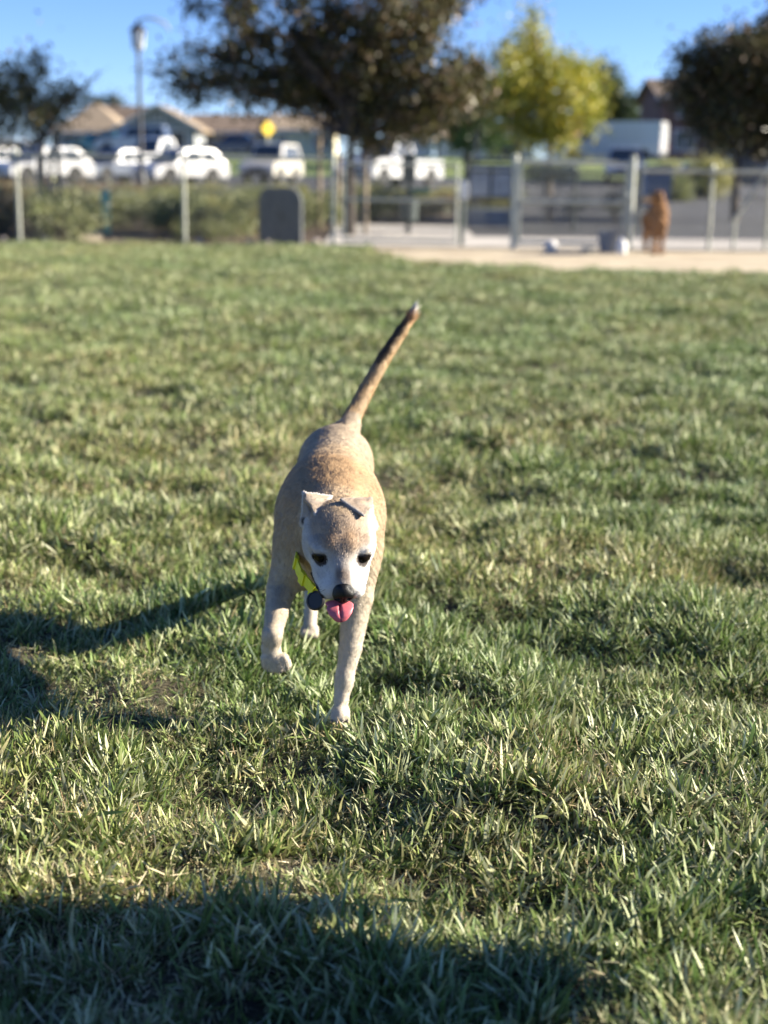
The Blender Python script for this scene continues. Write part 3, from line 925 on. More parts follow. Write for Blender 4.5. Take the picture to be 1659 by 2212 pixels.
        cheek = sm(0.042, 0.060, np.abs(s)) * (1 - sm(0.02, 0.04, ff)) * (1 - sm(0.005, 0.02, u))
        Hcol = blend(Hcol, (0.66, 0.60, 0.52), cheek * 0.6)
        for e in eyes:
            d = P - e
            ds, du = d @ s_, d @ u_ 
            r = np.sqrt((ds / 1.22) ** 2 + (du * 1.08) ** 2 + (np.maximum(np.abs(d @ f) - 0.003, 0) * 1.3) ** 2)
            Hcol = blend(Hcol, (0.035, 0.025, 0.022), (1 - sm(0.0132, 0.0166, r)) * (np.abs(d @ f) < 0.03))
            wb_ = np.exp(-((ds / 0.013) ** 2 + ((du - 0.0185) / 0.0045) ** 2)) * (np.abs(d @ f) < 0.03)
            Hcol = blend(Hcol, (0.76, 0.74, 0.71), np.clip(wb_ * 0.85, 0, 1))
            tear = np.exp(-(((ds + np.sign(ds.mean()) * 0) / 0.010) ** 2 + ((du + 0.017) / 0.008) ** 2)) * (np.abs(d @ f) < 0.03)
            Hcol = blend(Hcol, (0.40, 0.34, 0.29), np.clip(tear * 0.28, 0, 1))
        C = C * (1 - hd[:, None]) + Hcol * hd[:, None]
        C = blend(C, (0.016, 0.013, 0.013), 1 - sm(0.0042, 0.0066, lip_d(P)))
        inner = (ff > 0.06) & (u < -0.036) & (u > -0.050) & (np.abs(s) < 0.022) & (P[:, 1] < 2.43)
        C = blend(C, (0.03, 0.012, 0.012), inner * 1.0)
        # ears: tan flaps, pale rims; right flap's shade and dark gaps painted in
        flap = 1 - sm(0.0035, 0.0055, np.minimum(tri_dist(P, *EL[2]), tri_dist(P, *ER[2])))
        rim = np.min([seg_dist(P, t[0], t[1])[0] for t in (EL[0], ER[0], EL[2], ER[2])] + [seg_dist(P, t[1], t[2])[0] for t in (EL[2], ER[2])], axis=0)
        C = blend(C, (0.42, 0.37, 0.33), ear * 0.9)
        C = blend(C, (0.50, 0.39, 0.285), flap * 0.9)
        C = blend(C, (0.36, 0.28, 0.215), flap * (s > 0) * 0.8)  # right flap darker: its shade is put into the coat colour
        edge = np.minimum(seg_dist(P, ER[2][1], ER[2][2])[0], seg_dist(P, ER[2][0] * 0.94 + ER[2][1] * 0.06, ER[2][2])[0])
        C = blend(C, (0.10, 0.085, 0.075), (s > 0) * ear * (1 - sm(0.0020, 0.0055, edge)) * 0.5)  # shadow along the right flap's edge and crease, painted
        C = blend(C, (0.15, 0.12, 0.105), (s < 0) * ear * (1 - sm(0.002, 0.005, seg_dist(P, E(515, 215, 1.178), E(560, 430, 1.160))[0])) * 0.7)  # dark gap beside the left flap, painted on
        C = blend(C, (0.70, 0.66, 0.62), ear * np.where(s < 0, 0.9, 0.45) * (1 - sm(0.002, 0.0045, rim)))  # pale rims, painted weaker on the shaded right ear
        C = blend(C, (0.05, 0.04, 0.035), 1 - sm(0.004, 0.010, np.minimum(np.linalg.norm(P - E(472, 512, 1.178), axis=1), np.linalg.norm(P - E(1216, 545, 1.180), axis=1) * 1.5)))  # dark hollow painted at each ear base
        # tail
        for a, b, t0, t1 in ((T[1], T[2], 0.0, 0.2), (T[2], T[3], 0.2, 0.5), (T[3], T[4], 0.5, 0.8), (T[4], T[5], 0.8, 1.0)):
            d, t = seg_dist(P, a, b)
            ax = (b - a) / np.linalg.norm(b - a)
            near = (d < 0.03) & (P[:, 2] > 0.455) & (P[:, 1] > 3.13)
            side = Nn[:, 0] * 0.85 - Nn[:, 2] * 0.45 - Nn[:, 1] * -0.15
            tt = t0 + (t1 - t0) * t
            C = blend(C, (0.56, 0.38, 0.20), near * 0.8)
            C = blend(C, (0.085, 0.060, 0.040), near * (1 - sm(-0.40, 0.15, side + 0.5 * (nz - .5))) * sm(0.30, 0.55, tt))  # dark stripe, with shade of the tail's left side painted in
            C = blend(C, (0.50, 0.25, 0.11), near * sm(0.86, 0.95, tt) * 0.6)
        tip = np.linalg.norm(P - T[-1], axis=1)
        C = blend(C, (0.80, 0.77, 0.72), sm(0.004, 0.012, (P - T[-1]) @ np.array([0.2, 0, 0.98])) * (tip < 0.05))
        return C * (0.62 + 0.12 * nz)[:, None]
    cols = coat(V, N)
    root = empty('dog', (-0.105, 2.72, 0), label='tan dog with white face and tongue out trotting across the lawn', cat='dog')
    off = np.array([-0.105, 2.72, 0])
    body = link('body', fast_mesh('body', V - off, Q, True, cols), col_mat('dog_coat', 0.75, 0.2), root)

    def flow(P, Nn):
        D = np.tile(np.array([0.0, 1.0, -0.25]), (len(P), 1))
        D[:, 2] -= 1.2 * np.abs(Nn[:, 0])
        low = 1 - sm(0.16, 0.24, P[:, 2]); D = D * (1 - low[:, None]) + np.array([0, 0.15, -1.0]) * low[:, None]
        s, ff, u = local(P)
        hd = (sm(-0.06, -0.02, ff) * (P[:, 1] < 2.50) * (P[:, 2] > 0.24))[:, None]
        Dh = -f[None] * 1.0 + u_[None] * (0.5 * sm(0.0, 0.05, ff))[:, None] + s_[None] * (s * 14)[:, None] - u_[None] * (1 - sm(-0.02, 0.01, u))[:, None] * 0.8
        D = D * (1 - hd) + Dh * hd
        tl = ((P[:, 2] > 0.46) & (P[:, 1] > 3.14))[:, None]
        D = np.where(tl, (T[4] - T[1])[None] / 0.3, D)
        return D
    def length(P):
        s, ff, u = local(P)
        L = np.full(len(P), 0.0105)
        L = L * (1 - 0.58 * (1 - sm(0.16, 0.28, P[:, 2])))
        hd = sm(-0.07, -0.02, ff) * (P[:, 1] < 2.50)
        L = L * (1 - hd) + 0.0052 * hd
        L = np.where((ff > 0.085) & (hd > 0.5), 0.0032, L)
        L = np.where(np.min([tri_dist(P, *t) for t in EL + ER], axis=0) < 0.006, 0.0030, L)
        L = np.where((P[:, 2] > 0.455) & (P[:, 1] > 3.13), 0.013, L)
        tip = np.linalg.norm(P - T[-1], axis=1)
        return np.where(tip < 0.03, 0.020, L)
    def keep(P, Nn):
        k = np.ones(len(P))
        for e in eyes:
            d = P - e
            k = np.where(np.sqrt(((d @ s_) / 1.22) ** 2 + (d @ u_ * 1.08) ** 2 + (np.maximum(np.abs(d @ f) - 0.003, 0) * 1.3) ** 2) < 0.0135, 0, k)
        s, ff, u = local(P)
        inm = (ff > 0.06) & (u < -0.036) & (u > -0.055) & (np.abs(s) < 0.022) & (P[:, 1] < 2.43)
        inm = inm | (lip_d(P) < 0.0052)
        k = np.where(inm, 0, k)
        k = np.where(np.sqrt((s / 0.016) ** 2 + ((ff - 0.120) / 0.013) ** 2 + ((u + 0.0165) / 0.016) ** 2) < 1, 0, k)
        return np.where(Nn[:, 1] > 0.85, 0.3, k)
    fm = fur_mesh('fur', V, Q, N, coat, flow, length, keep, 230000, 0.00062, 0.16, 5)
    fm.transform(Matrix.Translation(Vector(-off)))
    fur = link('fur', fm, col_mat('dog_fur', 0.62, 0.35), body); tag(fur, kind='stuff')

    def part(name, mesh, m, parent=body):
        mesh.transform(Matrix.Translation(Vector(-off)))
        return link(name, mesh, m, parent)
    # eyes
    m_eye = mat('dog_eye', (0.007, 0.005, 0.004), 0.07, var=0.2, scale=400, spec=0.15)
    for e in eyes:
        mb = MB(); c = e - f * 0.0080
        prof = [(0.0138 * math.sin(math.pi * i / 14) + 1e-5, -0.0138 * math.cos(math.pi * i / 14)) for i in range(15)]
        mb.lathe(prof, tuple(c), 20)
        part('eye', mb.mesh('eye', 180), m_eye)
    # nose with nostrils
    nf = Field(H(0, 0.1225, -0.004) - 0.045, H(0, 0.1225, -0.004) + 0.045, 0.0010)
    nc = H(0, 0.1200, -0.0175)
    nf.ell(nc, (0.0175, 0.0140, 0.0160), B, 0.004)
    nf.ell(nc + u_ * 0.006 - f * 0.004, (0.0160, 0.0130, 0.0130), B, 0.006)
    for s in (-1, 1):
        nf.ell(nc + s_ * s * 0.0095 + f * 0.003 - u_ * 0.001, (0.0088, 0.0085, 0.0095), B, 0.004)
    nf.cone(nc + f * 0.006 - u_ * 0.008, 0.0065, nc + f * 0.000 - u_ * 0.019, 0.0050, 0.006)
    for s in (-1, 1):
        nf.ell(nc + s_ * s * 0.0088 + f * 0.0125 - u_ * 0.0015, (0.0038, 0.006, 0.0032), B, 0.0015, cut=True)
        nf.cone(nc + s_ * s * 0.0110 + f * 0.011 - u_ * 0.002, 0.0018, nc + s_ * s * 0.0172 + f * 0.004 - u_ * 0.004, 0.0014, 0.001, cut=True)
    nf.cone(nc + f * 0.014 + u_ * 0.004, 0.0010, nc + f * 0.010 - u_ * 0.018, 0.0012, 0.001, cut=True)
    v, q = nf.surface(); v = relax(v, q, 1, 0.5)
    part('nose', fast_mesh('nose', v, q, True), mat('dog_nose', (0.006, 0.0055, 0.0055), 0.36, var=0.3, scale=500, bump=0.25, bscale=900, spec=0.3))
    # tongue, lolling over the lower teeth
    tf = Field(H(0, 0.09, -0.05) - 0.08, H(0, 0.09, -0.05) + 0.08, 0.0013)
    tp = [H(0.0, 0.055, -0.040), H(0.0, 0.085, -0.041), A(733, 1305, 1.049), A(734, 1314, 1.038), A(735, 1323, 1.031), A(736, 1331, 1.028)]
    tw = [0.018, 0.0225, 0.0245, 0.0235, 0.0205, 0.0140]
    for i in range(len(tp)):
        tg_ = (tp[min(i + 1, 5)] - tp[max(i - 1, 0)]); tg_ /= np.linalg.norm(tg_)
        sn = s_ - tg_ * (s_ @ tg_); sn /= np.linalg.norm(sn); un = np.cross(sn, tg_)
        tf.ell(tp[i], (tw[i], 0.011, 0.0040), np.stack([sn, tg_, un]), 0.005)
    up_ = f * 0.75 + u_ * 0.66
    t2 = tp[4]
    for i in range(2, 5):
        tf.cone(tp[i] + up_ * 0.0062, 0.0014, tp[i + 1] + up_ * 0.0062, 0.0014, 0.0035, cut=True)
    v, q = tf.surface(); v = relax(v, q, 2, 0.5)
    nz = vnoise(v[:, 0], v[:, 2], 0.006, 33)
    sd = np.abs((v - t2) @ s_ - 0.001)
    c = np.tile(np.array([0.50, 0.115, 0.135]), (len(v), 1)) * (0.9 + 0.2 * nz)[:, None]
    c = blend(c, (0.34, 0.06, 0.075), 1 - sm(0.0008, 0.0025, sd))
    part('tongue', fast_mesh('tongue', v, q, True, c), col_mat('dog_tongue', 0.38, 0.4, bump=0.25, bscale=700))
    # whiskers
    mb = MB(); rw = random.Random(3)
    for s in (-1, 1):
        for i in range(9):
            b0 = H(s * rw.uniform(0.024, 0.030), rw.uniform(0.085, 0.112), rw.uniform(-0.030, -0.014))
            d = s_ * s * rw.uniform(0.6, 1.0) - u_ * rw.uniform(0.2, 0.7) - f * rw.uniform(-0.1, 0.5)
            l = rw.uniform(0.012, 0.028)
            mb.tube([b0, b0 + d * l * 0.5, b0 + d * l - u_ * 0.003], [0.00035, 0.0003, 0.0001], 3)
    w = part('whiskers', mb.mesh('whiskers'), M['black_plastic']); tag(w, kind='stuff')
    # claws
    for p0 in (pw, pl):
        for dx_ in (-0.016, -0.0055, 0.0055, 0.016):
            mb = MB()
            if p0 is pw: a0 = p0 + np.array([dx_ * 0.9, -0.033 + abs(dx_) * 0.5, -0.004]); a1 = a0 + np.array([0, -0.005, -0.005])
            else: a0 = p0 + np.array([dx_ + 0.003, -0.011 + abs(dx_) * 0.3, -0.022 + abs(dx_) * 0.4]); a1 = a0 + np.array([0, -0.004, -0.006])
            mb.tube([a0, (a0 + a1) / 2 + np.array([0, -0.001, 0.001]), a1], [0.0020, 0.0016, 0.0005], 6)
            part('claw', mb.mesh('claw', 60), M['claw'])
    # collar: a loose loop of yellow webbing, tight over the neck and hanging under the jaw
    key = [A(652, 1182, 1.295), A(642, 1210, 1.240), A(650, 1238, 1.198), A(668, 1262, 1.165), A(685, 1279, 1.148), A(715, 1278, 1.165), A(745, 1262, 1.195),
           A(768, 1235, 1.230), A(778, 1205, 1.260), A(778, 1175, 1.285), np.array([-0.045, 2.545, 0.415]), np.array([-0.090, 2.555, 0.430]), np.array([-0.130, 2.540, 0.400])]
    nk = len(key); ring = []
    for i in range(nk):
        p0_, p1_, p2_, p3_ = key[i - 1], key[i], key[(i + 1) % nk], key[(i + 2) % nk]
        for t in np.linspace(0, 1, 6)[:-1]:
            ring.append(0.5 * (2 * p1_ + (p2_ - p0_) * t + (2 * p0_ - 5 * p1_ + 4 * p2_ - p3_) * t * t + (3 * p1_ - p0_ - 3 * p2_ + p3_) * t ** 3))
    ring = np.array(ring); n = len(ring)
    ncen = np.array([-0.092, 2.50, 0.375]); cax = np.array([0.04, -0.80, 0.60]); cax /= np.linalg.norm(cax)
    mbv, mbf, frames = [], [], []
    for i in range(n):
        tn = ring[(i + 1) % n] - ring[i - 1]; tn /= np.linalg.norm(tn)
        rn = ring[i] - ncen; rn -= tn * (rn @ tn); rn -= cax * (rn @ cax) * 0.7; rn /= np.linalg.norm(rn)
        if i < 40: rn = rn * 0.6 + np.array([-0.15, -0.8, 0.25]); rn -= tn * (rn @ tn); rn /= np.linalg.norm(rn)
        wd = np.cross(rn, tn); frames.append((tn, wd, rn))
        for o1, o2 in ((-0.0102, 0), (0.0102, 0), (0.0102, 0.0032), (-0.0102, 0.0032)):
            mbv.append(ring[i] + wd * o1 + rn * o2)
    for i in range(n):
        j = (i + 1) % n
        for k in range(4):
            k2 = (k + 1) % 4
            mbf.append((i * 4 + k, i * 4 + k2, j * 4 + k2, j * 4 + k))
    coll = fast_mesh('collar', np.array(mbv), np.array(mbf), False)
    collar = part('collar', coll, mat('yellow_webbing', (0.62, 0.60, 0.015), 0.6, var=0.08, scale=200), root)
    for ii, ln in ((6, 0.012), (12, 0.018), (18, 0.010)):
        tn, wd, rn = frames[ii]
        Mx = Matrix(np.stack([tn, wd, rn]).T.tolist())
        mb = MB().box(ring[ii] + rn * 0.003, (ln, 0.0235, 0.0070), M=Mx)
        part('buckle', mb.mesh('buckle'), M['yellow_plastic'], collar)
    # black round tag holder hanging from the collar
    tc = A(682, 1297, 1.140)
    tn = np.array([-0.35, -0.75, 0.35]); tn /= np.linalg.norm(tn)
    tx = np.cross(tn, [0, 0, 1.0]); tx /= np.linalg.norm(tx); ty = np.cross(tx, tn)
    Mx = Matrix(np.stack([tx, ty, tn]).T.tolist())
    mb = MB().lathe([(0.0001, -0.004), (0.0150, -0.004), (0.0180, -0.0015), (0.0180, 0.0015), (0.0155, 0.004), (0.0140, 0.0042), (0.0135, 0.0030), (0.0001, 0.0030)], (0, 0, 0), 28)
    me = mb.mesh('tag', 35); me.transform(Mx.to_4x4()); me.transform(Matrix.Translation(Vector(tc)))
    tg = part('tag', me, M['black_plastic'], collar)
    mb = MB(); prev = []
    for i in range(17):
        a = 2 * math.pi * i / 16
        prev.append(tc + ty * 0.0195 + tx * 0.0035 * math.cos(a) + ty * 0.0035 * math.sin(a))
    mb.tube(prev, 0.0011, 6)
    part('ring', mb.mesh('ring', 60), M['black_metal'], tg)
    return root
M['claw'] = mat('claw', (0.16, 0.13, 0.11), 0.4)
M['yellow_plastic'] = mat('yellow_plastic', (0.62, 0.60, 0.02), 0.4, var=0.05)
dog()

#@ FENCE
# ------------------------------------------------------------------ chain-link fences and gates
def chain_mesh(mb, x0, x1, z0, z1, y, pitch=0.075, r=0.0027):
    """two families of slanting wires, clipped to the panel"""
    H_ = z1 - z0
    for sgn, yo in ((1, -0.003), (-1, 0.003)):
        k = x0 - H_
        while k < x1 + H_:
            a = (k, z0) if sgn > 0 else (k, z1)
            b = (k + H_, z1) if sgn > 0 else (k + H_, z0)
            (ax, az), (bx, bz) = a, b
            if ax < x0: az += (bz - az) * (x0 - ax) / (bx - ax); ax = x0
            if bx > x1: bz = az + (bz - az) * (x1 - ax) / (bx - ax); bx = x1
            if bx - ax > 0.01 and ax < x1:
                mb.tube([(ax, y + yo, az), (bx, y + yo, bz)], r, 3, caps=False)
            k += pitch
    return mb

def X_at(px, y, py=450):
    return bg(px, py, y).x

def fence(name, label, Y, posts, x0, x1, ztop, rails, post_r=0.027, z0=0.05, material='galv', cat='fence', pitch=0.075):
    root = empty(name, ((x0 + x1) / 2, Y, 0), 0, label, cat)
    ox = (x0 + x1) / 2
    for px_ in posts:
        mb = MB().lathe([(post_r, -0.05), (post_r, ztop + 0.02), (post_r * 1.15, ztop + 0.02), (post_r * 1.15, ztop + 0.04), (post_r * 0.7, ztop + 0.065), (0.001, ztop + 0.07)], (px_ - ox, 0, 0), 12)
        mb.build('post', M[material], root, smooth=40)
    for rz in rails:
        MB().tube([(x0 - ox, 0, rz), (x1 - ox, 0, rz)], 0.026, 10).build('rail', M[material], root, smooth=40)
    w = chain_mesh(MB(), x0 - ox, x1 - ox, z0, ztop - 0.01, -0.035, pitch).build('wire_mesh', M['wire'], root)
    tag(w, kind='stuff')
    return root

ZT = 1.235
xa = [X_at(p, 12.6) for p in (-640, -300, 40, 398, 720)]
fence('chain_link_fence', 'long grey chain link fence with a top rail behind the left half of the lawn', FENCE_Y, xa, xa[0], xa[-1], ZT, (ZT - 0.03,))
xb = [X_at(1364, 12.6) + 0.30, X_at(1540, 12.6), X_at(1760, 12.6), X_at(2150, 12.6)]
fence('chain_link_fence', 'chain link fence running right from the brown dog at the dirt patch', FENCE_Y + 0.15, xb[1:], X_at(1385, 12.6), xb[-1], 1.13, (1.10,))

def gate(label, x0, x1, Y, zt, mid, r, z0=0.07, hinge_posts=True):
    root = empty('gate', ((x0 + x1) / 2, Y, 0), 0, label, 'gate')
    w = (x1 - x0) / 2
    for s in (-1, 1):
        MB().tube([(s * (w - 0.07), 0, z0), (s * (w - 0.07), 0, zt - 0.03)], r * 0.65, 10).build('stile', M['galv'], root, smooth=40)
    for z in (z0 + 0.03, mid, zt - 0.05):
        MB().tube([(-w + 0.07, 0, z), (w - 0.07, 0, z)], r * 0.70, 10).build('rail', M['galv'], root, smooth=40)
    if hinge_posts:
        for s in (-1, 1):
            MB().lathe([(r, -0.05), (r, zt + 0.02), (r * 1.12, zt + 0.02), (r * 1.12, zt + 0.045), (0.001, zt + 0.07)], (s * w, 0, 0), 12).build('post', M['galv'], root, smooth=40)
    for z in (0.25, zt - 0.25):
        MB().tube([(-w, -0.01, z), (-w + 0.09, -0.01, z)], 0.022, 8).build('hinge', M['galv'], root, smooth=40)
    lt = MB(); lt.box((w - 0.05, -0.03, mid + 0.08), (0.12, 0.04, 0.05)); lt.tube([(w - 0.07, -0.05, mid + 0.02), (w - 0.07, -0.05, mid + 0.16)], 0.012, 8)
    lt.build('latch', M['galv'], root)
    wm = chain_mesh(MB(), -w + 0.08, w - 0.08, z0 + 0.03, zt - 0.05, 0.03).build('wire_mesh', M['wire'], root); tag(wm, kind='stuff')
    return root
gate('wide chain link gate with a middle rail in front of the tree trunk', X_at(722, 12.6) + 0.07, X_at(998, 12.6), FENCE_Y + 0.03, 1.20, 0.66, 0.028, hinge_posts=False)
gate('pale grey framed chain link gate between two stout posts by the bucket', X_at(1110, 12.6, 450), X_at(1362, 12.6, 450), FENCE_Y - 0.05, 1.25, 0.66, 0.041)
# the second line of the double gate, a little way back
xc = [X_at(p, 15.2) for p in (1003, 1105, 1240, 1380)]
fence('chain_link_fence', 'dark green inner fence with slim posts behind the framed gate', D(15.2), xc, xc[0], xc[-1], 1.10, (1.08,), 0.028, material='dark_steel', pitch=0.04)
r_ = empty('brace_post', (X_at(1625, 12.6), FENCE_Y + 0.35, 0), 0, 'pale leaning brace post of the fence at the right edge', 'post')
MB().tube([(-0.14, 0, 0.46), (0.30, 0, 1.18)], 0.028, 10).build('brace', M['galv'], r_, smooth=40)
MB().lathe([(0.03, -0.05), (0.03, 1.22), (0.036, 1.23), (0.001, 1.27)], (0.31, 0, 0), 12).build('post', M['galv'], r_, smooth=40)
MB().lathe([(0.024, -0.05), (0.024, 0.50), (0.001, 0.52)], (-0.15, 0, 0), 12).build('foot_post', M['galv'], r_, smooth=40)

#@ TREES
# ------------------------------------------------------------------ trees and shrubs
def leaf_cloud(lobes, n, size, palette, rs, jitter=0.35, up=0.15, aspect=0.55):
    """leaf-sized faces in clumps inside the lobes (x, y, z, r)"""
    lobes = np.array(lobes, float)
    wts = lobes[:, 3] ** 2.2; wts /= wts.sum()
    # sprays: small groups of leaves round twig ends
    ns = max(6, n // 44)
    li = rs.choice(len(lobes), ns, p=wts)
    d = rs.normal(0, 1, (ns, 3)); d /= np.linalg.norm(d, axis=1)[:, None]
    rad = rs.random(ns) ** 0.45
    sc = lobes[li, :3] + d * (rad * lobes[li, 3])[:, None] * np.array([1, 1, 0.85])
    ss = rs.uniform(0.5, 1.4, ns) * size * 2.3
    si = rs.integers(0, ns, n)
    c = sc[si] + rs.normal(0, 1, (n, 3)) * ss[si][:, None] * 0.75
    ax = rs.normal(0, 1, (n, 3)); ax[:, 2] -= 0.3; ax /= np.linalg.norm(ax, axis=1)[:, None]
    t = rs.normal(0, 1, (n, 3)); t[:, 2] += up * 4
    sd = np.cross(ax, t); sd /= np.linalg.norm(sd, axis=1)[:, None] + 1e-9
    L = size * rs.uniform(0.6, 1.3, n)[:, None]
    W = L * aspect
    nn = np.cross(sd, ax)
    V = np.stack([c - ax * L / 2, c + sd * W / 2 - nn * W * 0.12, c + ax * L / 2, c - sd * W / 2 - nn * W * 0.12], 1).reshape(-1, 3)
    F = np.arange(n * 4).reshape(n, 4)
    pal = np.array(palette)
    pw = rs.dirichlet(np.ones(len(pal)) * 2.0, ns)      # each spray leans to its own colours
    pick = (pw[si].cumsum(1) > rs.random(n)[:, None]).argmax(1)
    col = pal[pick] * rs.uniform(0.7, 1.3, n)[:, None]
    return V, F, np.repeat(col, 4, 0)

def tree(name, label, base, trunk_h, r0, lobes, n, size, palette, seed, bark='bark', leaf='leaf', cat='tree', group=None, lean=(0, 0), trunk_name='trunk'):
    """base: world point; lobes in local coordinates"""
    rs = np.random.default_rng(seed); pr = random.Random(seed)
    root = empty(name, base, 0, label, cat, group)
    tr = MB()
    top = Vector((lean[0], lean[1], trunk_h))
    pts = [Vector((0, 0, -0.05)), Vector((lean[0] * 0.2, lean[1] * 0.2, trunk_h * 0.35)) + Vector((pr.uniform(-.03, .03), pr.uniform(-.03, .03), 0)), Vector((lean[0] * 0.6, lean[1] * 0.6, trunk_h * 0.7)), top]
    tr.tube(pts, [r0 * 1.25, r0, r0 * 0.85, r0 * 0.72], 10)
    zmax = max(l[2] for l in lobes)
    lead = top
    for l in sorted(lobes, key=lambda q: q[2]):
        c = Vector(l[:3])
        st = top.lerp(Vector((top.x * 0.5 + c.x * 0.15, top.y * 0.5 + c.y * 0.15, max(trunk_h, c.z * 0.7))), 0.6 if c.z > trunk_h * 1.4 else 0.0)
        mid = st.lerp(c, 0.55) + Vector((pr.uniform(-.1, .1), pr.uniform(-.1, .1), 0.10 * (c - st).length))
        tr.tube([top, st, mid, c, c + (c - mid) * 0.5], [r0 * 0.6, r0 * 0.42, r0 * 0.28, r0 * 0.14, r0 * 0.04], 6)
        for _ in range(5):
            e = c + Vector((pr.gauss(0, 1), pr.gauss(0, 1), pr.gauss(0, .8))).normalized() * l[3] * pr.uniform(0.6, 1.0)
            tr.tube([mid.lerp(c, pr.uniform(0.2, 0.9)), c.lerp(e, 0.5) + Vector((0, 0, 0.05)), e], [r0 * 0.16, r0 * 0.10, r0 * 0.03], 5)
    tr.build(trunk_name, M[bark], root, smooth=60)
    V, F, C = leaf_cloud(lobes, n, size, palette, rs)
    cr = link('crown', fast_mesh('crown', V, F, False, C), M[leaf], root)
    tag(cr, kind='stuff')
    return root

def lobes_px(base, Y, spec, seed, squash=0.9):
    """lobes given as (px, py, radius in px) at about distance Y -> local coordinates with some depth"""
    rs = np.random.default_rng(seed); out = []
    for px, py, r in spec:
        y = D(Y) + rs.uniform(-0.7, 0.7) * (1 + r * D(Y) / 9000)
        p = at(px, py, y)
        rr = r / FPX * ((p - Vector((0, 0, CAM_H))).length)
        out.append((p.x - base[0], p.y - base[1], p.z - base[2], rr * squash))
    return out

DARK = [(0.045, 0.046, 0.014), (0.072, 0.062, 0.020), (0.12, 0.095, 0.036), (0.030, 0.036, 0.012), (0.19, 0.13, 0.085), (0.11, 0.105, 0.028)]
b = Vector((X_at(757, 14.3, 520), D(14.3), float(tz(D(14.3)))))
spec = [(380, 160, 38), (420, 110, 34), (430, 180, 42), (500, 130, 46), (520, 190, 54), (560, 75, 46), (600, 170, 80), (650, 205, 50), (680, 110, 80), (520, 20, 38), (710, 190, 74), (740, 40, 64), (640, 20, 40),
        (735, 262, 40), (790, 130, 85), (800, 230, 76), (830, 50, 70), (880, 160, 80), (900, 250, 58), (900, 60, 64), (930, 10, 60), (960, 190, 64), (1010, 150, 44), (1020, 205, 40), (980, -40, 60), (850, -60, 80), (700, -60, 60), (560, -50, 40), (760, -150, 70), (880, -150, 60), (425, 15, 26), (800, 300, 34), (850, 280, 40)]
tree('broadleaf_tree', 'large dark bronze leaved tree with a slim trunk just behind the wide gate', b, 1.55, 0.072, lobes_px(b, 14.5, spec, 1, 0.80), 39000, 0.10, DARK, 41, leaf='leaf_gloss')
b = Vector((X_at(98, 14.2, 500), D(14.2), 0.03))
OLIVE = [(0.10, 0.10, 0.03), (0.16, 0.13, 0.045), (0.06, 0.065, 0.02), (0.20, 0.17, 0.05), (0.13, 0.09, 0.05)]
spec = [(20, 150, 34), (45, 190, 40), (15, 215, 45), (70, 235, 50), (110, 250, 46), (140, 215, 28), (85, 130, 17), (97, 165, 18), (110, 200, 24), (40, 265, 40), (170, 205, 18), (195, 180, 10), (215, 160, 7), (-40, 180, 60), (-30, 260, 50), (90, 290, 26), (150, 245, 20), (5, 290, 34), (75, 108, 11)]
tree('young_tree', 'young thin olive leaved tree tied between wooden stakes at the left', b, 1.35, 0.035, lobes_px(b, 14.3, spec, 2, 0.74), 6000, 0.085, OLIVE, 42, leaf='leaf_gloss')
b = Vector((X_at(1590, 17.5, 440), D(17.5), 0.2))
spec = [(1470, 190, 34), (1500, 130, 44), (1540, 100, 40), (1560, 180, 76), (1600, 120, 64), (1640, 90, 46), (1640, 180, 80), (1560, 255, 70), (1640, 265, 70), (1720, 150, 90), (1740, 250, 80), (1500, 230, 44), (1690, 60, 50), (1590, 310, 30), (1650, 310, 34), (1480, 165, 26)]
tree('broadleaf_tree', 'dark leaved tree hanging over the navy vehicle at the right edge', b, 1.5, 0.08, lobes_px(b, 17.6, spec, 3, 0.80), 26000, 0.115, DARK, 43, leaf='leaf_gloss')
YEL = [(0.34, 0.33, 0.035), (0.42, 0.38, 0.04), (0.24, 0.27, 0.035), (0.15, 0.19, 0.03), (0.48, 0.40, 0.06)]
b = Vector((X_at(1185, 26.5, 400), D(26.5), float(tz(D(26.5)))))
spec = [(1140, 70, 34), (1105, 130, 44), (1160, 130, 44), (1100, 190, 48), (1150, 200, 56), (1210, 160, 46), (1250, 160, 36), (1200, 220, 56), (1255, 210, 40), (1260, 250, 34), (1140, 270, 50), (1200, 280, 44), (1095, 250, 40), (1165, 310, 26), (1235, 270, 34), (1150, 40, 18), (1275, 190, 22)]
tree('yellowing_tree', 'round tree with sunlit yellow green leaves behind the framed gate', b, 2.0, 0.11, lobes_px(b, 26.5, spec, 4, 0.85), 15000, 0.15, YEL, 44, bark='bark_pale')
GRN = [(0.035, 0.075, 0.018), (0.05, 0.10, 0.025), (0.025, 0.055, 0.018), (0.07, 0.12, 0.03)]
b = Vector((X_at(1010, 49, 380), D(49), float(tz(D(49)))))
spec = [(1010, 190, 60), (960, 240, 48), (1040, 240, 60), (1000, 285, 46), (1080, 200, 40), (940, 285, 36), (1060, 290, 40)]
tree('evergreen_tree', 'deep green tree standing in shade between the bronze and yellow trees', b, 2.2, 0.2, lobes_px(b, 49, spec, 5), 9000, 0.26, GRN, 45)
b = Vector((X_at(1330, 70, 320), D(70), float(tz(D(70)))))
spec = [(1300, 160, 26), (1320, 190, 34), (1310, 225, 34), (1350, 225, 30), (1370, 245, 24), (1290, 255, 26), (1335, 255, 34), (1325, 145, 14)]
tree('evergreen_tree', 'tall blue green tree rising behind the white van', b, 5.0, 0.25, lobes_px(b, 70, spec, 6), 8000, 0.30, [(0.04, 0.07, 0.03), (0.06, 0.095, 0.03), (0.03, 0.05, 0.03)], 46)
b = Vector((X_at(250, 110, 320), D(110), float(tz(D(110)))))
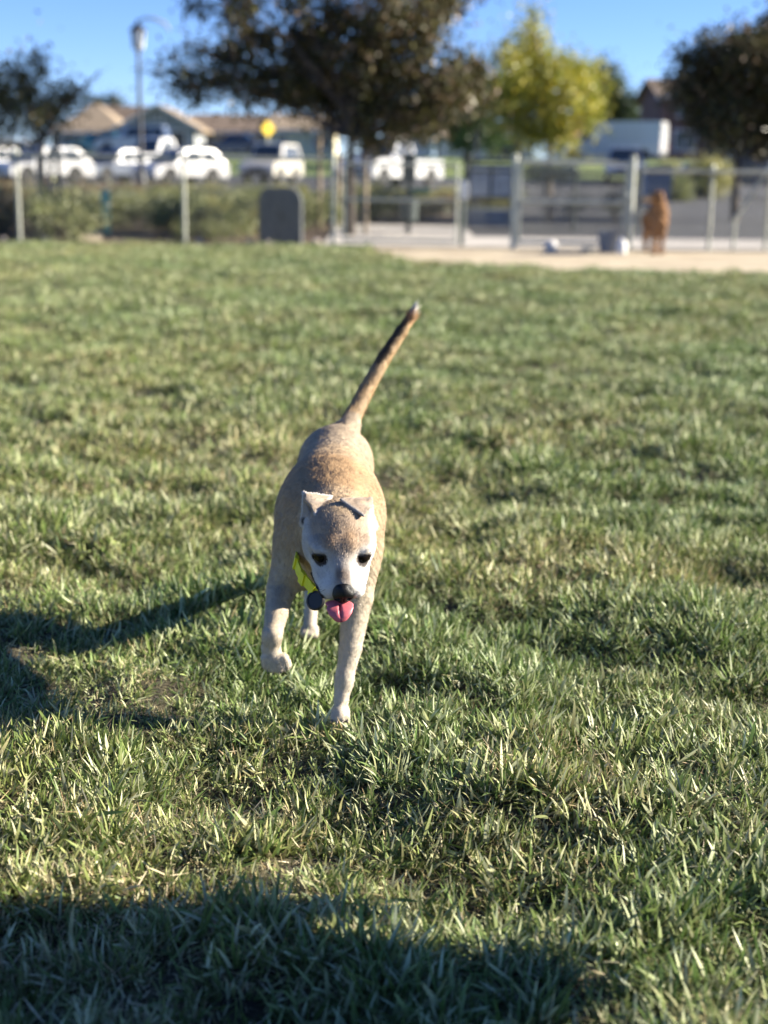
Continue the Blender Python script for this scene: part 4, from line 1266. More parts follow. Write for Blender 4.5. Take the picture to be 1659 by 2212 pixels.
tree('conifer_tree', 'small distant dark conifer tip above the brown roofs', b, 8.0, 0.25, lobes_px(b, 110, [(249, 212, 6), (250, 222, 9), (248, 234, 12), (215, 235, 12), (205, 228, 8)], 7), 1800, 0.4, [(0.03, 0.045, 0.03), (0.04, 0.06, 0.035)], 47)

# shrubs of the planting bed: four plants built, then copied along the bank
SHR = {'yellow': [(0.38, 0.36, 0.11), (0.28, 0.29, 0.08), (0.46, 0.42, 0.18), (0.18, 0.19, 0.06)],
       'green': [(0.15, 0.18, 0.055), (0.11, 0.14, 0.045), (0.22, 0.24, 0.09), (0.30, 0.30, 0.14)],
       'rust': [(0.24, 0.17, 0.08), (0.28, 0.17, 0.09), (0.18, 0.16, 0.07), (0.31, 0.27, 0.14)],
       'silver': [(0.22, 0.24, 0.16), (0.15, 0.17, 0.10), (0.10, 0.12, 0.06), (0.28, 0.28, 0.20)]}
def shrub(label, loc, w, h, pal, n, seed, group, leaf=0.05):
    rs = np.random.default_rng(seed)
    root = empty('shrub', loc, 0, label, 'shrub', group)
    st = MB(); pr = random.Random(seed)
    for _ in range(12):
        a = pr.uniform(0, 6.28); r = pr.uniform(0.2, 0.8) * w / 2
        st.tube([(0, 0, -0.03), (r * 0.4 * math.cos(a), r * 0.4 * math.sin(a), h * 0.4), (r * math.cos(a), r * math.sin(a), h * pr.uniform(0.6, 0.9))], [0.012, 0.008, 0.003], 5)
    st.build('stems', M['bark'], root)
    lob = [(rs.normal(0, w * 0.2), rs.normal(0, w * 0.2), h * rs.uniform(0.3, 0.62), w * rs.uniform(0.18, 0.30)) for _ in range(9)]
    lob = [(x, y, max(z, r * 0.8), min(r, h * 0.42)) for x, y, z, r in lob]
    V, F, C = leaf_cloud(lob, n, leaf, SHR[pal], rs)
    V[:, 2] = np.maximum(V[:, 2], 0.01)
    f = link('foliage', fast_mesh('foliage', V, F, False, C), M['leaf'], root); tag(f, kind='stuff')
    return root
kinds = [('yellow', 'yellow green shrub', 1.3, 0.55), ('green', 'dark green shrub', 1.2, 0.45),
         ('rust', 'rusty brown shrub', 1.1, 0.5), ('silver', 'pale silvery shrub', 1.0, 0.5)]
protos = {}
rb = random.Random(12)
spots = []
for row, y in enumerate((13.4, 14.1, 14.9, 15.8, 16.8, 18.0, 19.3, 20.7, 22.0)):
    x = -0.48 * y - 0.3
    while x < (-1.25 if y < 16.5 else (0.9 if y < 18 else 2.6)):
        px = 829.5 + x / (D(y) * 0.973) * FPX
        if not (y < 14.5 and (150 < px < 300 or 555 < px < 665 or px > 690)) and not (y < 17.5 and 5 < px < 84):
            spots.append((x + rb.uniform(-.15, .15), D(y) + rb.uniform(-.3, .3), px, row))
        x += rb.uniform(0.8, 1.2)
for i, (x, y, px, row) in enumerate(spots):
    k = rb.choice((0, 0, 1, 1, 2, 3)) if row > 2 else rb.choice((1, 1, 3, 0, 2))
    pal, lab, w, h = kinds[k]
    where = 'by the leftmost fence post' if px < 60 else 'left of the teal post' if px < 230 else 'right of the teal post' if px < 398 else 'right of the middle fence post' if px < 565 else 'behind the dark cabinet' if px < 660 else 'behind the wide gate'
    lab = lab + (' low on the bank ' if row < 3 else ' halfway up the bank ' if row < 6 else ' atop the bank ') + where
    if k not in protos:
        o = shrub(lab, (x, y, float(tz(y))), w, h, pal, 2600, 60 + k, pal + ' shrubs on the bank behind the fence')
        protos[k] = o
    else:
        o = copy_tree(protos[k]); o.location = (x, y, float(tz(y))); o['label'] = lab
    sc = rb.uniform(0.65, 1.45); o.scale = (sc, sc, sc * rb.uniform(0.85, 1.15) * (1.0 if row < 5 else 0.5)); o.rotation_euler.z = rb.uniform(0, 6.28)
_same = {}
for o in list(S.objects):
    if o.get('category') == 'shrub' and o.get('group'):
        _same.setdefault(o['label'], []).append(o)
_ord = ['leftmost', 'second from left', 'third from left', 'fourth from left', 'fifth from left', 'sixth from left', 'seventh from left', 'eighth from left', 'ninth from left']
for lab, os_ in _same.items():
    if len(os_) > 1:
        for o, w in zip(sorted(os_, key=lambda q: q.location.x / q.location.y), _ord):
            o['label'] = lab + ', ' + w
# hedge plants by the road on the right, white-flowered shrub behind the gate
for j, (px, Y, w, h, lab) in enumerate(((1480, 27, 2.2, 1.25, 'sunlit yellow green bush beside the road right of the white van'), (1530, 25, 1.6, 1.3, 'pale green bush next to the navy vehicle'), (1425, 30, 1.9, 1.1, 'dull green bush under the rear end of the white van'), (1450, 22.5, 0.8, 0.6, 'small green plant low at the road edge above the brown dog'))):
    shrub(lab, (X_at(px, Y, 400), D(Y), float(tz(D(Y)))), w, h, 'yellow' if j < 2 else 'green', 4200, 80 + j, None, 0.08)
fl = empty('flowering_shrub', (X_at(1185, 16.6, 440), D(16.6), float(tz(D(16.6)))), 0, 'white flowering shrub on bare stems behind the framed gate', 'shrub')
st = MB()
for dx_, a in ((-0.10, -0.28), (0.0, 0.02), (0.12, 0.25), (0.05, -0.1)):
    st.tube([(dx_ * 0.4, 0, -0.03), (dx_, 0.02, 0.45), (a, 0.03, 0.85)], [0.022, 0.016, 0.006], 6)
st.build('stems', M['bark_pale'], fl)
V, F, C = leaf_cloud([(-0.30, 0, 0.92, 0.17), (-0.08, 0.05, 0.95, 0.18), (0.16, 0, 0.95, 0.18), (0.36, 0.05, 0.90, 0.15)], 1500, 0.05, [(0.10, 0.13, 0.05), (0.14, 0.17, 0.07)], np.random.default_rng(90))
tag(link('foliage', fast_mesh('foliage', V, F, False, C), M['leaf'], fl), kind='stuff')
V, F, C = leaf_cloud([(-0.30, -0.05, 0.96, 0.17), (-0.08, 0.0, 0.99, 0.18), (0.16, -0.05, 0.99, 0.18), (0.36, 0.0, 0.94, 0.15)], 1500, 0.045, [(0.62, 0.64, 0.52), (0.55, 0.58, 0.42)], np.random.default_rng(91), aspect=0.9)
tag(link('flowers', fast_mesh('flowers', V, F, False, C), M['leaf'], fl), kind='stuff')
for j, (px, Y) in enumerate(((1330, 16.8), (1245, 17.4))):
    shrub(('low leafy shrub with yellow flowers behind the right side of the framed gate', 'small pale shrub behind the middle of the framed gate')[j], (X_at(px, Y, 420), D(Y), float(tz(D(Y)))), 0.6, 0.85 if j == 0 else 0.6, 'silver', 700, 95 + j, None, 0.05)

#@ THINGS
# ------------------------------------------------------------------ stakes, rocks, boxes, signs, lamp
def stake(px, py0, py1, Y, label, px1=None):
    a = bg(px1 or px, py1, Y); t = bg(px, py0, Y)
    a.z = float(tz(D(Y))) - 0.05
    o = MB().tube([(0, 0, 0), (t.x - a.x, 0, t.z - a.z)], [0.036, 0.034], 10)
    ob = o.build('tree_stake', M['stake'], smooth=40); ob.location = a
    tag(ob, label, 'stake', 'wooden stakes propping the trees')
stake(83, 325, 470, 13.9, 'leftmost wooden stake of the young tree, near the fence post', 84)
stake(110, 318, 470, 14.4, 'middle wooden stake beside the thin young trunk', 104)
stake(122, 290, 470, 14.6, 'right hand wooden stake of the young tree, tall and leaning', 133)
stake(690, 290, 410, 15.0, 'wooden stake left of the big tree trunk')
stake(732, 330, 420, 15.6, 'short wooden stake just left of the dark trunk behind the gate post')
stake(790, 270, 430, 14.6, 'wooden stake right of the big tree trunk')
stake(1030, 283, 420, 17.0, 'lone stout wooden post in front of the green verge')

def rock(px, py, Y, r, label, m='stone', seed=0, group=None):
    p = bg(px, py, Y); p.z = float(tz(D(Y)))
    bm = bmesh.new(); bmesh.ops.create_icosphere(bm, subdivisions=3, radius=1)
    pr = random.Random(seed); offs = [Vector((pr.gauss(0, 1), pr.gauss(0, 1), pr.gauss(0, 1))).normalized() for _ in range(9)]
    for v in bm.verts:
        k = 1.0
        for o_ in offs:
            d = v.co.dot(o_)
            if d > 0.72: k = min(k, 0.72 / d)
        v.co *= k * r; v.co.z = v.co.z * 0.75 + r * 0.35
    me = bpy.data.meshes.new('rock'); bm.to_mesh(me); bm.free()
    o = link('rock', me, M[m]); o.location = p
    tag(o, label, 'rock', group)
rock(43, 460, 15.5, 0.25, 'large pinkish boulder behind the leftmost fence post', seed=1)
g = 'pale stones along the foot of the fence'
for i, (px, lab) in enumerate(((8, 'pale stone at the fence foot in the far left corner'), (98, 'small pale stone at the fence foot between the first two posts'), (430, 'small pale stone at the fence foot right of the middle post'), (540, 'left one of two pale stones beside the dark cabinet'), (578, 'pale stone touching the left side of the dark cabinet'), (682, 'pale stone just left of the gate post'))):
    rock(px, 520, 12.95, 0.065 if i != 5 else 0.085, lab, seed=10 + i, group=g)

# teal marker post
p = bg(229, 470, 14.2); mk = empty('marker_post', (p.x, D(14.2), float(tz(D(14.2)))), 0, 'teal green plastic marker post among the shrubs', 'post')
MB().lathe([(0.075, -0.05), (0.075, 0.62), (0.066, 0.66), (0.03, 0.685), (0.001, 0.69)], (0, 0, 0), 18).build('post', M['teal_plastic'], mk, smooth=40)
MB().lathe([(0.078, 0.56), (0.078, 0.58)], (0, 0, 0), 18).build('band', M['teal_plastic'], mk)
# dark cabinet
p = bg(607, 520, 13.1); cb = empty('cabinet', (p.x, D(13.1), float(tz(D(13.1)))), 0, 'dark grey round cornered utility cabinet behind the fence', 'cabinet')
mb = MB(); pts = [(-.31, -.03), (.31, -.03), (.31, .62), (.27, .74), (.17, .80), (-.17, .80), (-.27, .74), (-.31, .62)]
n = len(pts); mb.add([(x, -.22, z) for x, z in pts] + [(x, .22, z) for x, z in pts], [tuple(range(n))] + [tuple(range(2 * n - 1, n - 1, -1))] + [(i, n + i, n + (i + 1) % n, (i + 1) % n) for i in range(n)])
mb.build('body', M['cabinet'], cb, bevel=0.02)
MB().box((-0.13, -0.226, 0.36), (0.235, 0.02, 0.56)).build('door', M['cabinet'], cb, bevel=0.005)
MB().box((0.13, -0.226, 0.36), (0.235, 0.02, 0.56)).build('door', M['cabinet'], cb, bevel=0.005)
MB().box((0.035, -0.245, 0.38), (0.02, 0.025, 0.12)).build('handle', M['black_metal'], cb)
# dog waste station
p = bg(880, 500, 14.9); ws = empty('waste_station', (p.x, D(14.6), float(tz(D(14.6)))), 0, 'dark green dog waste station on a post behind the wide gate', 'waste station')
MB().box((0, 0, 0.62), (0.08, 0.08, 1.35)).build('post', M['dark_steel'], ws)
MB().box((0.0, -0.06, 1.06), (0.22, 0.05, 0.46)).build('panel', M['dark_steel'], ws, bevel=0.01)
MB().box((0.20, -0.02, 0.70), (0.32, 0.22, 0.10)).build('bag_box', mat('green_box', (0.03, 0.12, 0.07), 0.5), ws, bevel=0.012)
MB().lathe([(0.15, 0.22), (0.17, 0.55), (0.18, 0.56), (0.12, 0.60)], (0, -0.10, 0), 16).build('bin', M['dark_steel'], ws, smooth=40)
# notice board
p = bg(1057, 500, 16.2); nb = empty('notice_board', (p.x, D(16.2), float(tz(D(16.2)))), 0, 'grey notice board with two panels between the two gates', 'notice board')
for s in (-1, 1):
    MB().box((s * 0.45, 0, 0.55), (0.07, 0.07, 1.2)).build('leg', M['dark_steel'], nb)
    MB().box((s * 0.20, -0.02, 0.78), (0.34, 0.03, 0.52)).build('panel', M['board'], nb)
MB().box((0, 0.02, 0.78), (0.84, 0.03, 0.62)).build('backing', M['cabinet'], nb)
MB().box((0, 0, 1.15), (1.06, 0.24, 0.05)).build('roof', M['dark_steel'], nb)
MB().box((0, -0.3, 0.13), (0.80, 0.34, 0.30)).build('plinth', mat('grey_block', (0.24, 0.27, 0.31), 0.9), nb, bevel=0.01)
# gate latch post, a white gadget on the inner post
p = bg(997, 500, 13.0); lp = empty('latch_post', (p.x, D(12.95), 0.0), 0, 'slim dark gate post with a white latch box between the gates', 'post')
MB().lathe([(0.035, -0.05), (0.035, 0.95), (0.001, 0.98)], (0, 0, 0), 12).build('post', M['dark_steel'], lp, smooth=40)
MB().box((0.02, -0.05, 0.80), (0.12, 0.06, 0.26)).build('latch_box', M['white_plastic'], lp, bevel=0.01)
# bucket, jug, bowls on the dirt
p = bg(1313, 538, 12.25); p.z = 0.0
bk = empty('bucket', (p.x, D(12.25), 0.0), 0, 'grey bucket standing at the foot of the framed gate', 'bucket')
MB().lathe([(0.115, 0.0), (0.150, 0.27), (0.158, 0.275), (0.158, 0.29), (0.145, 0.29), (0.110, 0.02), (0.001, 0.02)], (0, 0, 0), 24).build('pail', M['grey_plastic'], bk, smooth=40)
MB().tube([(0.15 * math.cos(t), 0.02, 0.27 + 0.12 * math.sin(t)) for t in [math.pi * i / 10 for i in range(11)]], 0.005, 6).build('handle', M['black_metal'], bk)
p = bg(1343, 542, 12.1); jg = empty('water_jug', (p.x, D(12.1), 0.0), 0, 'white plastic water jug right of the grey bucket', 'jug')
MB().lathe([(0.062, 0.0), (0.066, 0.02), (0.066, 0.13), (0.050, 0.17), (0.022, 0.195), (0.022, 0.21)], (0, 0, 0), 18).build('jug', M['white_plastic'], jg, smooth=40)
MB().lathe([(0.026, 0.21), (0.026, 0.235), (0.001, 0.237)], (0, 0, 0), 14).build('cap', mat('blue_cap', (0.05, 0.12, 0.35), 0.5), jg)
MB().tube([(0.05, 0, 0.16), (0.085, 0, 0.15), (0.088, 0, 0.09), (0.065, 0, 0.06)], 0.009, 6).build('handle', M['white_plastic'], jg, smooth=40)
p = bg(1187, 530, 12.3); rl = tag(MB().lathe([(0.001, 0.0), (0.05, 0.008), (0.085, 0.045), (0.095, 0.09), (0.085, 0.135), (0.05, 0.172), (0.001, 0.18)], (0, 0, 0), 20).build('ball', mat('dusty_white_ball', (0.52, 0.50, 0.48), 0.8, var=0.15, scale=20), smooth=True), 'dusty white ball at the foot of the framed gate', 'ball'); rl.location = (p.x, D(12.2), -0.01)
p = bg(1270, 535, 12.2); bw = tag(MB().lathe([(0.09, 0.0), (0.10, 0.05), (0.075, 0.075), (0.068, 0.07), (0.06, 0.03), (0.001, 0.025)], (0, 0, 0), 20).build('dog_bowl', mat('pale_steel_bowl', (0.40, 0.40, 0.34), 0.4, metal=0.5), smooth=40), 'pale dog bowl left of the grey bucket', 'bowl'); bw.location = (p.x, D(12.2), 0.0)
# blue-grey bin at the road
p = bg(1413, 430, 20.0); bn = empty('wheeled_bin', (p.x, D(20.0), float(tz(D(20)))), R(8), 'blue grey wheeled bin beyond the fence above the brown dog', 'bin')
mb = MB(); mb.add([(-.25, -.28, .06), (.25, -.28, .06), (.25, .24, .06), (-.25, .24, .06), (-.31, -.36, .92), (.31, -.36, .92), (.31, .34, .92), (-.31, .34, .92)], [(3, 2, 1, 0), (4, 5, 6, 7), (0, 1, 5, 4), (1, 2, 6, 5), (2, 3, 7, 6), (3, 0, 4, 7)])
mb.build('body', mat('blue_grey_plastic', (0.12, 0.16, 0.23), 0.5), bn, bevel=0.02)
MB().box((0, -0.01, 0.95), (0.66, 0.76, 0.06)).build('lid', M['grey_plastic'], bn, bevel=0.02)
for s in (-1, 1):
    MB().lathe([(0.001, s * 0.29 - 0.03), (0.10, s * 0.29 - 0.03), (0.10, s * 0.29 + 0.03), (0.001, s * 0.29 + 0.03)], (0, 0, 0), 14, axis='Y').build('wheel', M['tyre'], bn)
for c in children(bn):
    if c.name.startswith('wheel') and c.type == 'MESH': c.rotation_euler.z = math.pi / 2; c.location = (0, 0.22, 0.10)

# yellow diamond sign
p = bg(579, 278, 46); gz = float(tz(D(46))); sg = empty('road_sign', (p.x, D(46), gz), R(35), 'yellow diamond warning sign on a grey post', 'sign')
zc = p.z - gz
MB().box((0, 0.03, zc * 0.5), (0.07, 0.05, zc + 0.3)).build('post', M['galv'], sg)
MB().box((0, 0, zc), (0.60, 0.02, 0.60), M=Matrix.Rotation(R(45), 3, 'Y')).build('plate', M['sign_yellow'], sg)
# lamp post
Yl = 30.0; p = bg(297, 48, Yl); gz = float(tz(D(Yl))); lp = empty('street_lamp', (p.x, D(Yl), gz), 0, 'dark lantern style lamp post against the sky at the left', 'street lamp')
ht = p.z - gz
MB().lathe([(0.16, -0.05), (0.16, 0.35), (0.11, 0.45), (0.095, 0.6), (0.075, ht * 0.5), (0.060, ht - 1.0), (0.09, ht - 0.98), (0.07, ht - 0.9)], (0, 0, 0), 14).build('pole', M['black_metal'], lp, smooth=40)
MB().lathe([(0.10, ht - 0.92), (0.20, ht - 0.84), (0.26, ht - 0.30), (0.20, ht - 0.28)], (0, 0, 0), 12).build('lantern', mat('lantern_glass', (0.55, 0.57, 0.58), 0.3, var=0.05), lp, smooth=30)
MB().lathe([(0.29, ht - 0.30), (0.26, ht - 0.22), (0.12, ht - 0.08), (0.05, ht - 0.03), (0.03, ht + 0.08), (0.001, ht + 0.1)], (0, 0, 0), 14).build('cap', M['black_metal'], lp, smooth=40)
for s in range(4):
    a = math.pi / 4 + s * math.pi / 2
    MB().tube([(0.21 * math.cos(a), 0.21 * math.sin(a), ht - 0.84), (0.27 * math.cos(a), 0.27 * math.sin(a), ht - 0.28)], 0.014, 6).build('bar', M['black_metal'], lp)
MB().tube([(0.0, 0, ht + 0.02), (0.25, 0, ht + 0.13), (0.6, 0, ht + 0.12), (0.95, 0, ht - 0.05), (1.1, 0, ht - 0.25)], [0.04, 0.045, 0.05, 0.05, 0.03], 8).build('arm', M['galv'], lp, smooth=40)
MB().tube([(0.0, 0, ht - 1.55), (-0.24, 0, ht - 1.52)], 0.03, 8).build('bracket', M['white_plastic'], lp)
MB().tube([(0.0, 0, ht - 1.55), (0.8, 0, ht - 1.62)], 0.025, 8).build('bracket', M['black_metal'], lp)

#@ CARS
# ------------------------------------------------------------------ vehicles
def car(name, label, loc, heading, L, W, H, kind, paint, cat, rz0=0.0):
    """x forward. kind gives the side outline of the lower body and the cabin"""
    root = empty(name, loc, R(heading), label, cat)
    r = {'pickup': 0.37, 'van': 0.36, 'suv': 0.37}.get(kind, 0.32)
    fx, bx = L * 0.5 - 0.82, -L * 0.5 + (0.95 if kind != 'van' else 1.15)
    zl = 0.24 if kind not in ('pickup', 'suv', 'van') else 0.32
    sh = {'hatch': 0.60, 'sedan': 0.62, 'suv': 0.58, 'pickup': 0.58, 'van': 0.46}[kind] * H      # shoulder line
    hood = {'hatch': 0.56, 'sedan': 0.56, 'suv': 0.57, 'pickup': 0.60, 'van': 0.44}[kind] * H
    cab = {'hatch': (L * 0.24, L * 0.06, -L * 0.33, -L * 0.47), 'sedan': (L * 0.20, L * 0.04, -L * 0.20, -L * 0.36), 'suv': (L * 0.20, L * 0.07, -L * 0.43, -L * 0.485),
           'pickup': (L * 0.22, L * 0.11, -L * 0.07, -L * 0.11), 'van': (L * 0.36, L * 0.24, -L * 0.488, -L * 0.495)}[kind]
    def arch(cx):
        return [(cx + (r + 0.07) * math.cos(t), r + (r + 0.07) * math.sin(t)) for t in [math.pi * i / 8 for i in range(9)]]
    rear_z = {'hatch': sh * 1.0, 'sedan': sh * 0.98, 'suv': sh, 'pickup': sh, 'van': sh}[kind]
    out = [(L / 2 - 0.03, zl + 0.02)] + [q for q in arch(fx) if q[1] > zl] + [q for q in arch(bx) if q[1] > zl] + [(-L / 2 + 0.04, zl + 0.02), (-L / 2, zl + 0.28), (-L / 2 + 0.03, rear_z), (cab[3], sh), (cab[0], sh * 0.985), (cab[0] + 0.25, hood + 0.02), (L / 2 - 0.25, hood * 0.93), (L / 2 - 0.05, hood * 0.80), (L / 2, zl + 0.25)]
    n = len(out)
    st = [(-W / 2, 0.05), (-W / 2 + 0.03, 0.015), (-W / 2 + 0.12, 0.0), (W / 2 - 0.12, 0.0), (W / 2 - 0.03, 0.015), (W / 2, 0.05)]
    V, F = [], []
    zc = sh * 0.55
    for y, ins in st:
        for x, z in out:
            V.append((x * (1 - ins * 2 / L), y, z + (zc - z) * ins * 1.2))
    for i in range(len(st) - 1):
        for k in range(n):
            k2 = (k + 1) % n
            F.append((i * n + k, (i + 1) * n + k, (i + 1) * n + k2, i * n + k2))
    F.append(tuple(range(n))); F.append(tuple((len(st) - 1) * n + k for k in range(n - 1, -1, -1)))
    MB().add(V, F).build('body', M[paint], root, smooth=35)
    # cabin
    wb, wt = W * 0.47, W * (0.39 if kind != 'van' else 0.43)
    x0, x1, x2, x3 = cab
    zb = sh - 0.02
    g = [(x0, zb), (x1, H), (x2, H), (x3, zb)]
    ys = lambda z: wb + (wt - wb) * (z - zb) / (H - zb)
    ring = []
    for x, z in ((x0, zb), ((x0 + x1) / 2 + 0.04, (zb + H) / 2 + 0.02), (x1 + 0.05, H - 0.03), (x1 - 0.15, H), (x2 + 0.15, H), (x2 - 0.03, H - 0.04), ((x2 + x3) / 2 - 0.03, (zb + H) / 2), (x3, zb)):
        ring.append((x, z))
    V, F = [], []
    for s in (-1, 1):
        for x, z in ring: V.append((x, s * ys(z), z))
    m_ = len(ring)
    crown = [(x, 0.0, z + (0.035 if 1 < i < 6 else 0.02)) for i, (x, z) in enumerate(ring)]
    V += crown
    for k in range(m_ - 1):
        F.append((k, 2 * m_ + k, 2 * m_ + k + 1, k + 1)); F.append((2 * m_ + k, m_ + k, m_ + k + 1, 2 * m_ + k + 1))
    F.append(tuple(range(m_))); F.append(tuple(m_ + k for k in range(m_ - 1, -1, -1)))
    MB().add(V, F).build('roof', M[paint], root, smooth=40)
    # glass
    def side(s, u0, u1):
        q = [(x3, s * ys(zb), zb), (x0, s * ys(zb), zb), (x1, s * ys(H), H), (x2, s * ys(H), H)]
        if s > 0: q = [q[1], q[0], q[3], q[2]]; u0, u1 = 1 - u1, 1 - u0
        MB().pane(q, 0.012, u0, u1, 0.10, 0.86, 0.006).build('window', M['car_glass'], root)
    cuts = {'hatch': ((0.12, 0.44), (0.48, 0.84)), 'sedan': ((0.16, 0.46), (0.50, 0.84)), 'suv': ((0.06, 0.28), (0.31, 0.56), (0.59, 0.88)), 'pickup': ((0.10, 0.42), (0.48, 0.86)), 'van': ((0.86, 0.97),)}[kind]
    for s in (-1, 1):
        for a, b_ in cuts: side(s, a, b_)
    MB().pane([(x0, -wb, zb), (x0, wb, zb), (x1 + 0.05, wt, H - 0.03), (x1 + 0.05, -wt, H - 0.03)], 0.02, 0.06, 0.94, 0.08, 0.94, 0.045).build('windshield', M['car_glass'], root)
    if kind != 'van': MB().pane([(x3, wb, zb), (x3, -wb, zb), (x2, -wt, H - 0.04), (x2, wt, H - 0.04)], 0.02, 0.10, 0.90, 0.12, 0.90, 0.045).build('rear_window', M['car_glass'], root)
    for cx in (fx, bx):
        for s in (-1, 1):
            yo = s * (W / 2 - 0.11)
            t = MB().lathe([(r * 0.6, -0.11), (r * 0.95, -0.11), (r, -0.08), (r, 0.08), (r * 0.95, 0.11), (r * 0.6, 0.11)], (0, 0, 0), 22, axis='Y')
            w = t.build('wheel', M['tyre'], root, smooth=40); w.location = (cx, yo, r)
            rm = MB().lathe([(0.001, s * 0.06), (r * 0.15, s * 0.085), (r * 0.30, s * 0.075), (r * 0.58, s * 0.10), (r * 0.63, s * 0.115), (r * 0.64, s * 0.09)], (0, 0, 0), 22, axis='Y')
            rm.build('rim', M['rim'], w, smooth=30)
    for s in (-1, 1):
        MB().box((L / 2 - 0.09, s * (W / 2 - 0.25), hood * 0.74), (0.14, 0.34, 0.15)).build('headlight', M['lamp_clear'], root, bevel=0.03)
        MB().box((-L / 2 + 0.05, s * (W / 2 - 0.17), sh * 0.80), (0.12, 0.22, 0.20)).build('tail_light', M['lamp_red'], root, bevel=0.03)
        MB().box((x0 - 0.10, s * (W / 2 + 0.06), sh + 0.06), (0.12, 0.18, 0.12)).build('mirror', M[paint], root, bevel=0.03)
    MB().box((L / 2 - 0.04, 0, hood * 0.62), (0.10, W * 0.5, 0.14)).build('grille', M['black_plastic'], root, bevel=0.02)
    for s, nm in ((1, 'bumper'), (-1, 'bumper')):
        MB().box((s * (L / 2 - 0.02), 0, zl + 0.16), (0.14, W * 0.90, 0.16)).build(nm, M['black_plastic'] if kind in ('suv', 'van', 'pickup') else M[paint], root, bevel=0.04)
    if kind == 'pickup':
        MB().box(((-L / 2 + x3) / 2, 0, sh - 0.03), (abs(-L / 2 - x3) - 0.16, W * 0.78, 0.10)).build('bed_liner', M['black_plastic'], root)
    return root

def carat(px, pyb, Y):
    p = bg(px, pyb, Y); return (p.x, D(Y), float(tz(D(Y))) + 0.008)
car('parked_car', 'white hatchback at the far left, sunlit flank, behind the young tree stakes', carat(92, 405, 35.5), 226, 4.1, 1.72, 1.42, 'hatch', 'white_paint', 'car')
car('parked_car', 'slate grey sedan parked between the two white hatchbacks', carat(250, 395, 38.5), 236, 4.5, 1.78, 1.42, 'sedan', 'slate_paint', 'car')
car('pickup_truck', 'white pickup truck parked farther back between the left hatchbacks', carat(342, 370, 43.0), 238, 4.9, 1.9, 1.85, 'pickup', 'white_paint', 'pickup')
car('parked_car', 'small rounded white hatchback behind the middle fence post', carat(390, 405, 36.5), 227, 4.1, 1.72, 1.44, 'hatch', 'white_paint', 'car')
car('parked_suv', 'boxy cream white off-roader seen from the front near the yellow sign', carat(587, 402, 39.5), 252, 3.7, 1.72, 1.78, 'suv', 'cream_paint', 'suv')
car('pickup_truck', 'big white pickup truck with a sunlit cab behind the wide gate', carat(842, 408, 36.0), 236, 5.4, 1.95, 1.92, 'pickup', 'white_paint', 'pickup')
car('parked_car', 'dark blue sedan on the street below the brown house', carat(505, 345, 58.5), 180, 4.6, 1.8, 1.45, 'sedan', 'navy_paint', 'car')
car('parked_car', 'teal car on the street in front of the beige house', carat(212, 330, 58.0), 176, 4.0, 1.7, 1.40, 'hatch', 'teal_paint', 'car')
car('parked_suv', 'silver roofed SUV on the street behind the white pickup', carat(290, 340, 57.0), 178, 4.9, 1.9, 1.9, 'suv', 'silver_paint', 'suv')
car('parked_car', 'slate blue car cut by the left edge of the picture', carat(-20, 390, 38.5), 238, 4.4, 1.78, 1.45, 'sedan', 'slate_paint', 'car')
car('parked_suv', 'white SUV behind the first fence post at the left edge', carat(2, 360, 42.0), 200, 4.6, 1.85, 1.75, 'suv', 'white_paint', 'suv')
car('delivery_van', 'long white delivery van with its rear end in the sun', carat(1326, 330, 56.5), 157, 6.7, 2.1, 2.48, 'van', 'white_paint', 'van')
car('parked_suv', 'dark glassed silver SUV in front of the white van', carat(1347, 395, 42.0), 261, 4.6, 1.85, 1.72, 'suv', 'silver_paint', 'suv')
car('parked_suv', 'navy blue SUV under the dark tree at the right edge', carat(1640, 400, 26.0), 172, 4.9, 1.95, 1.85, 'suv', 'navy_paint', 'suv')

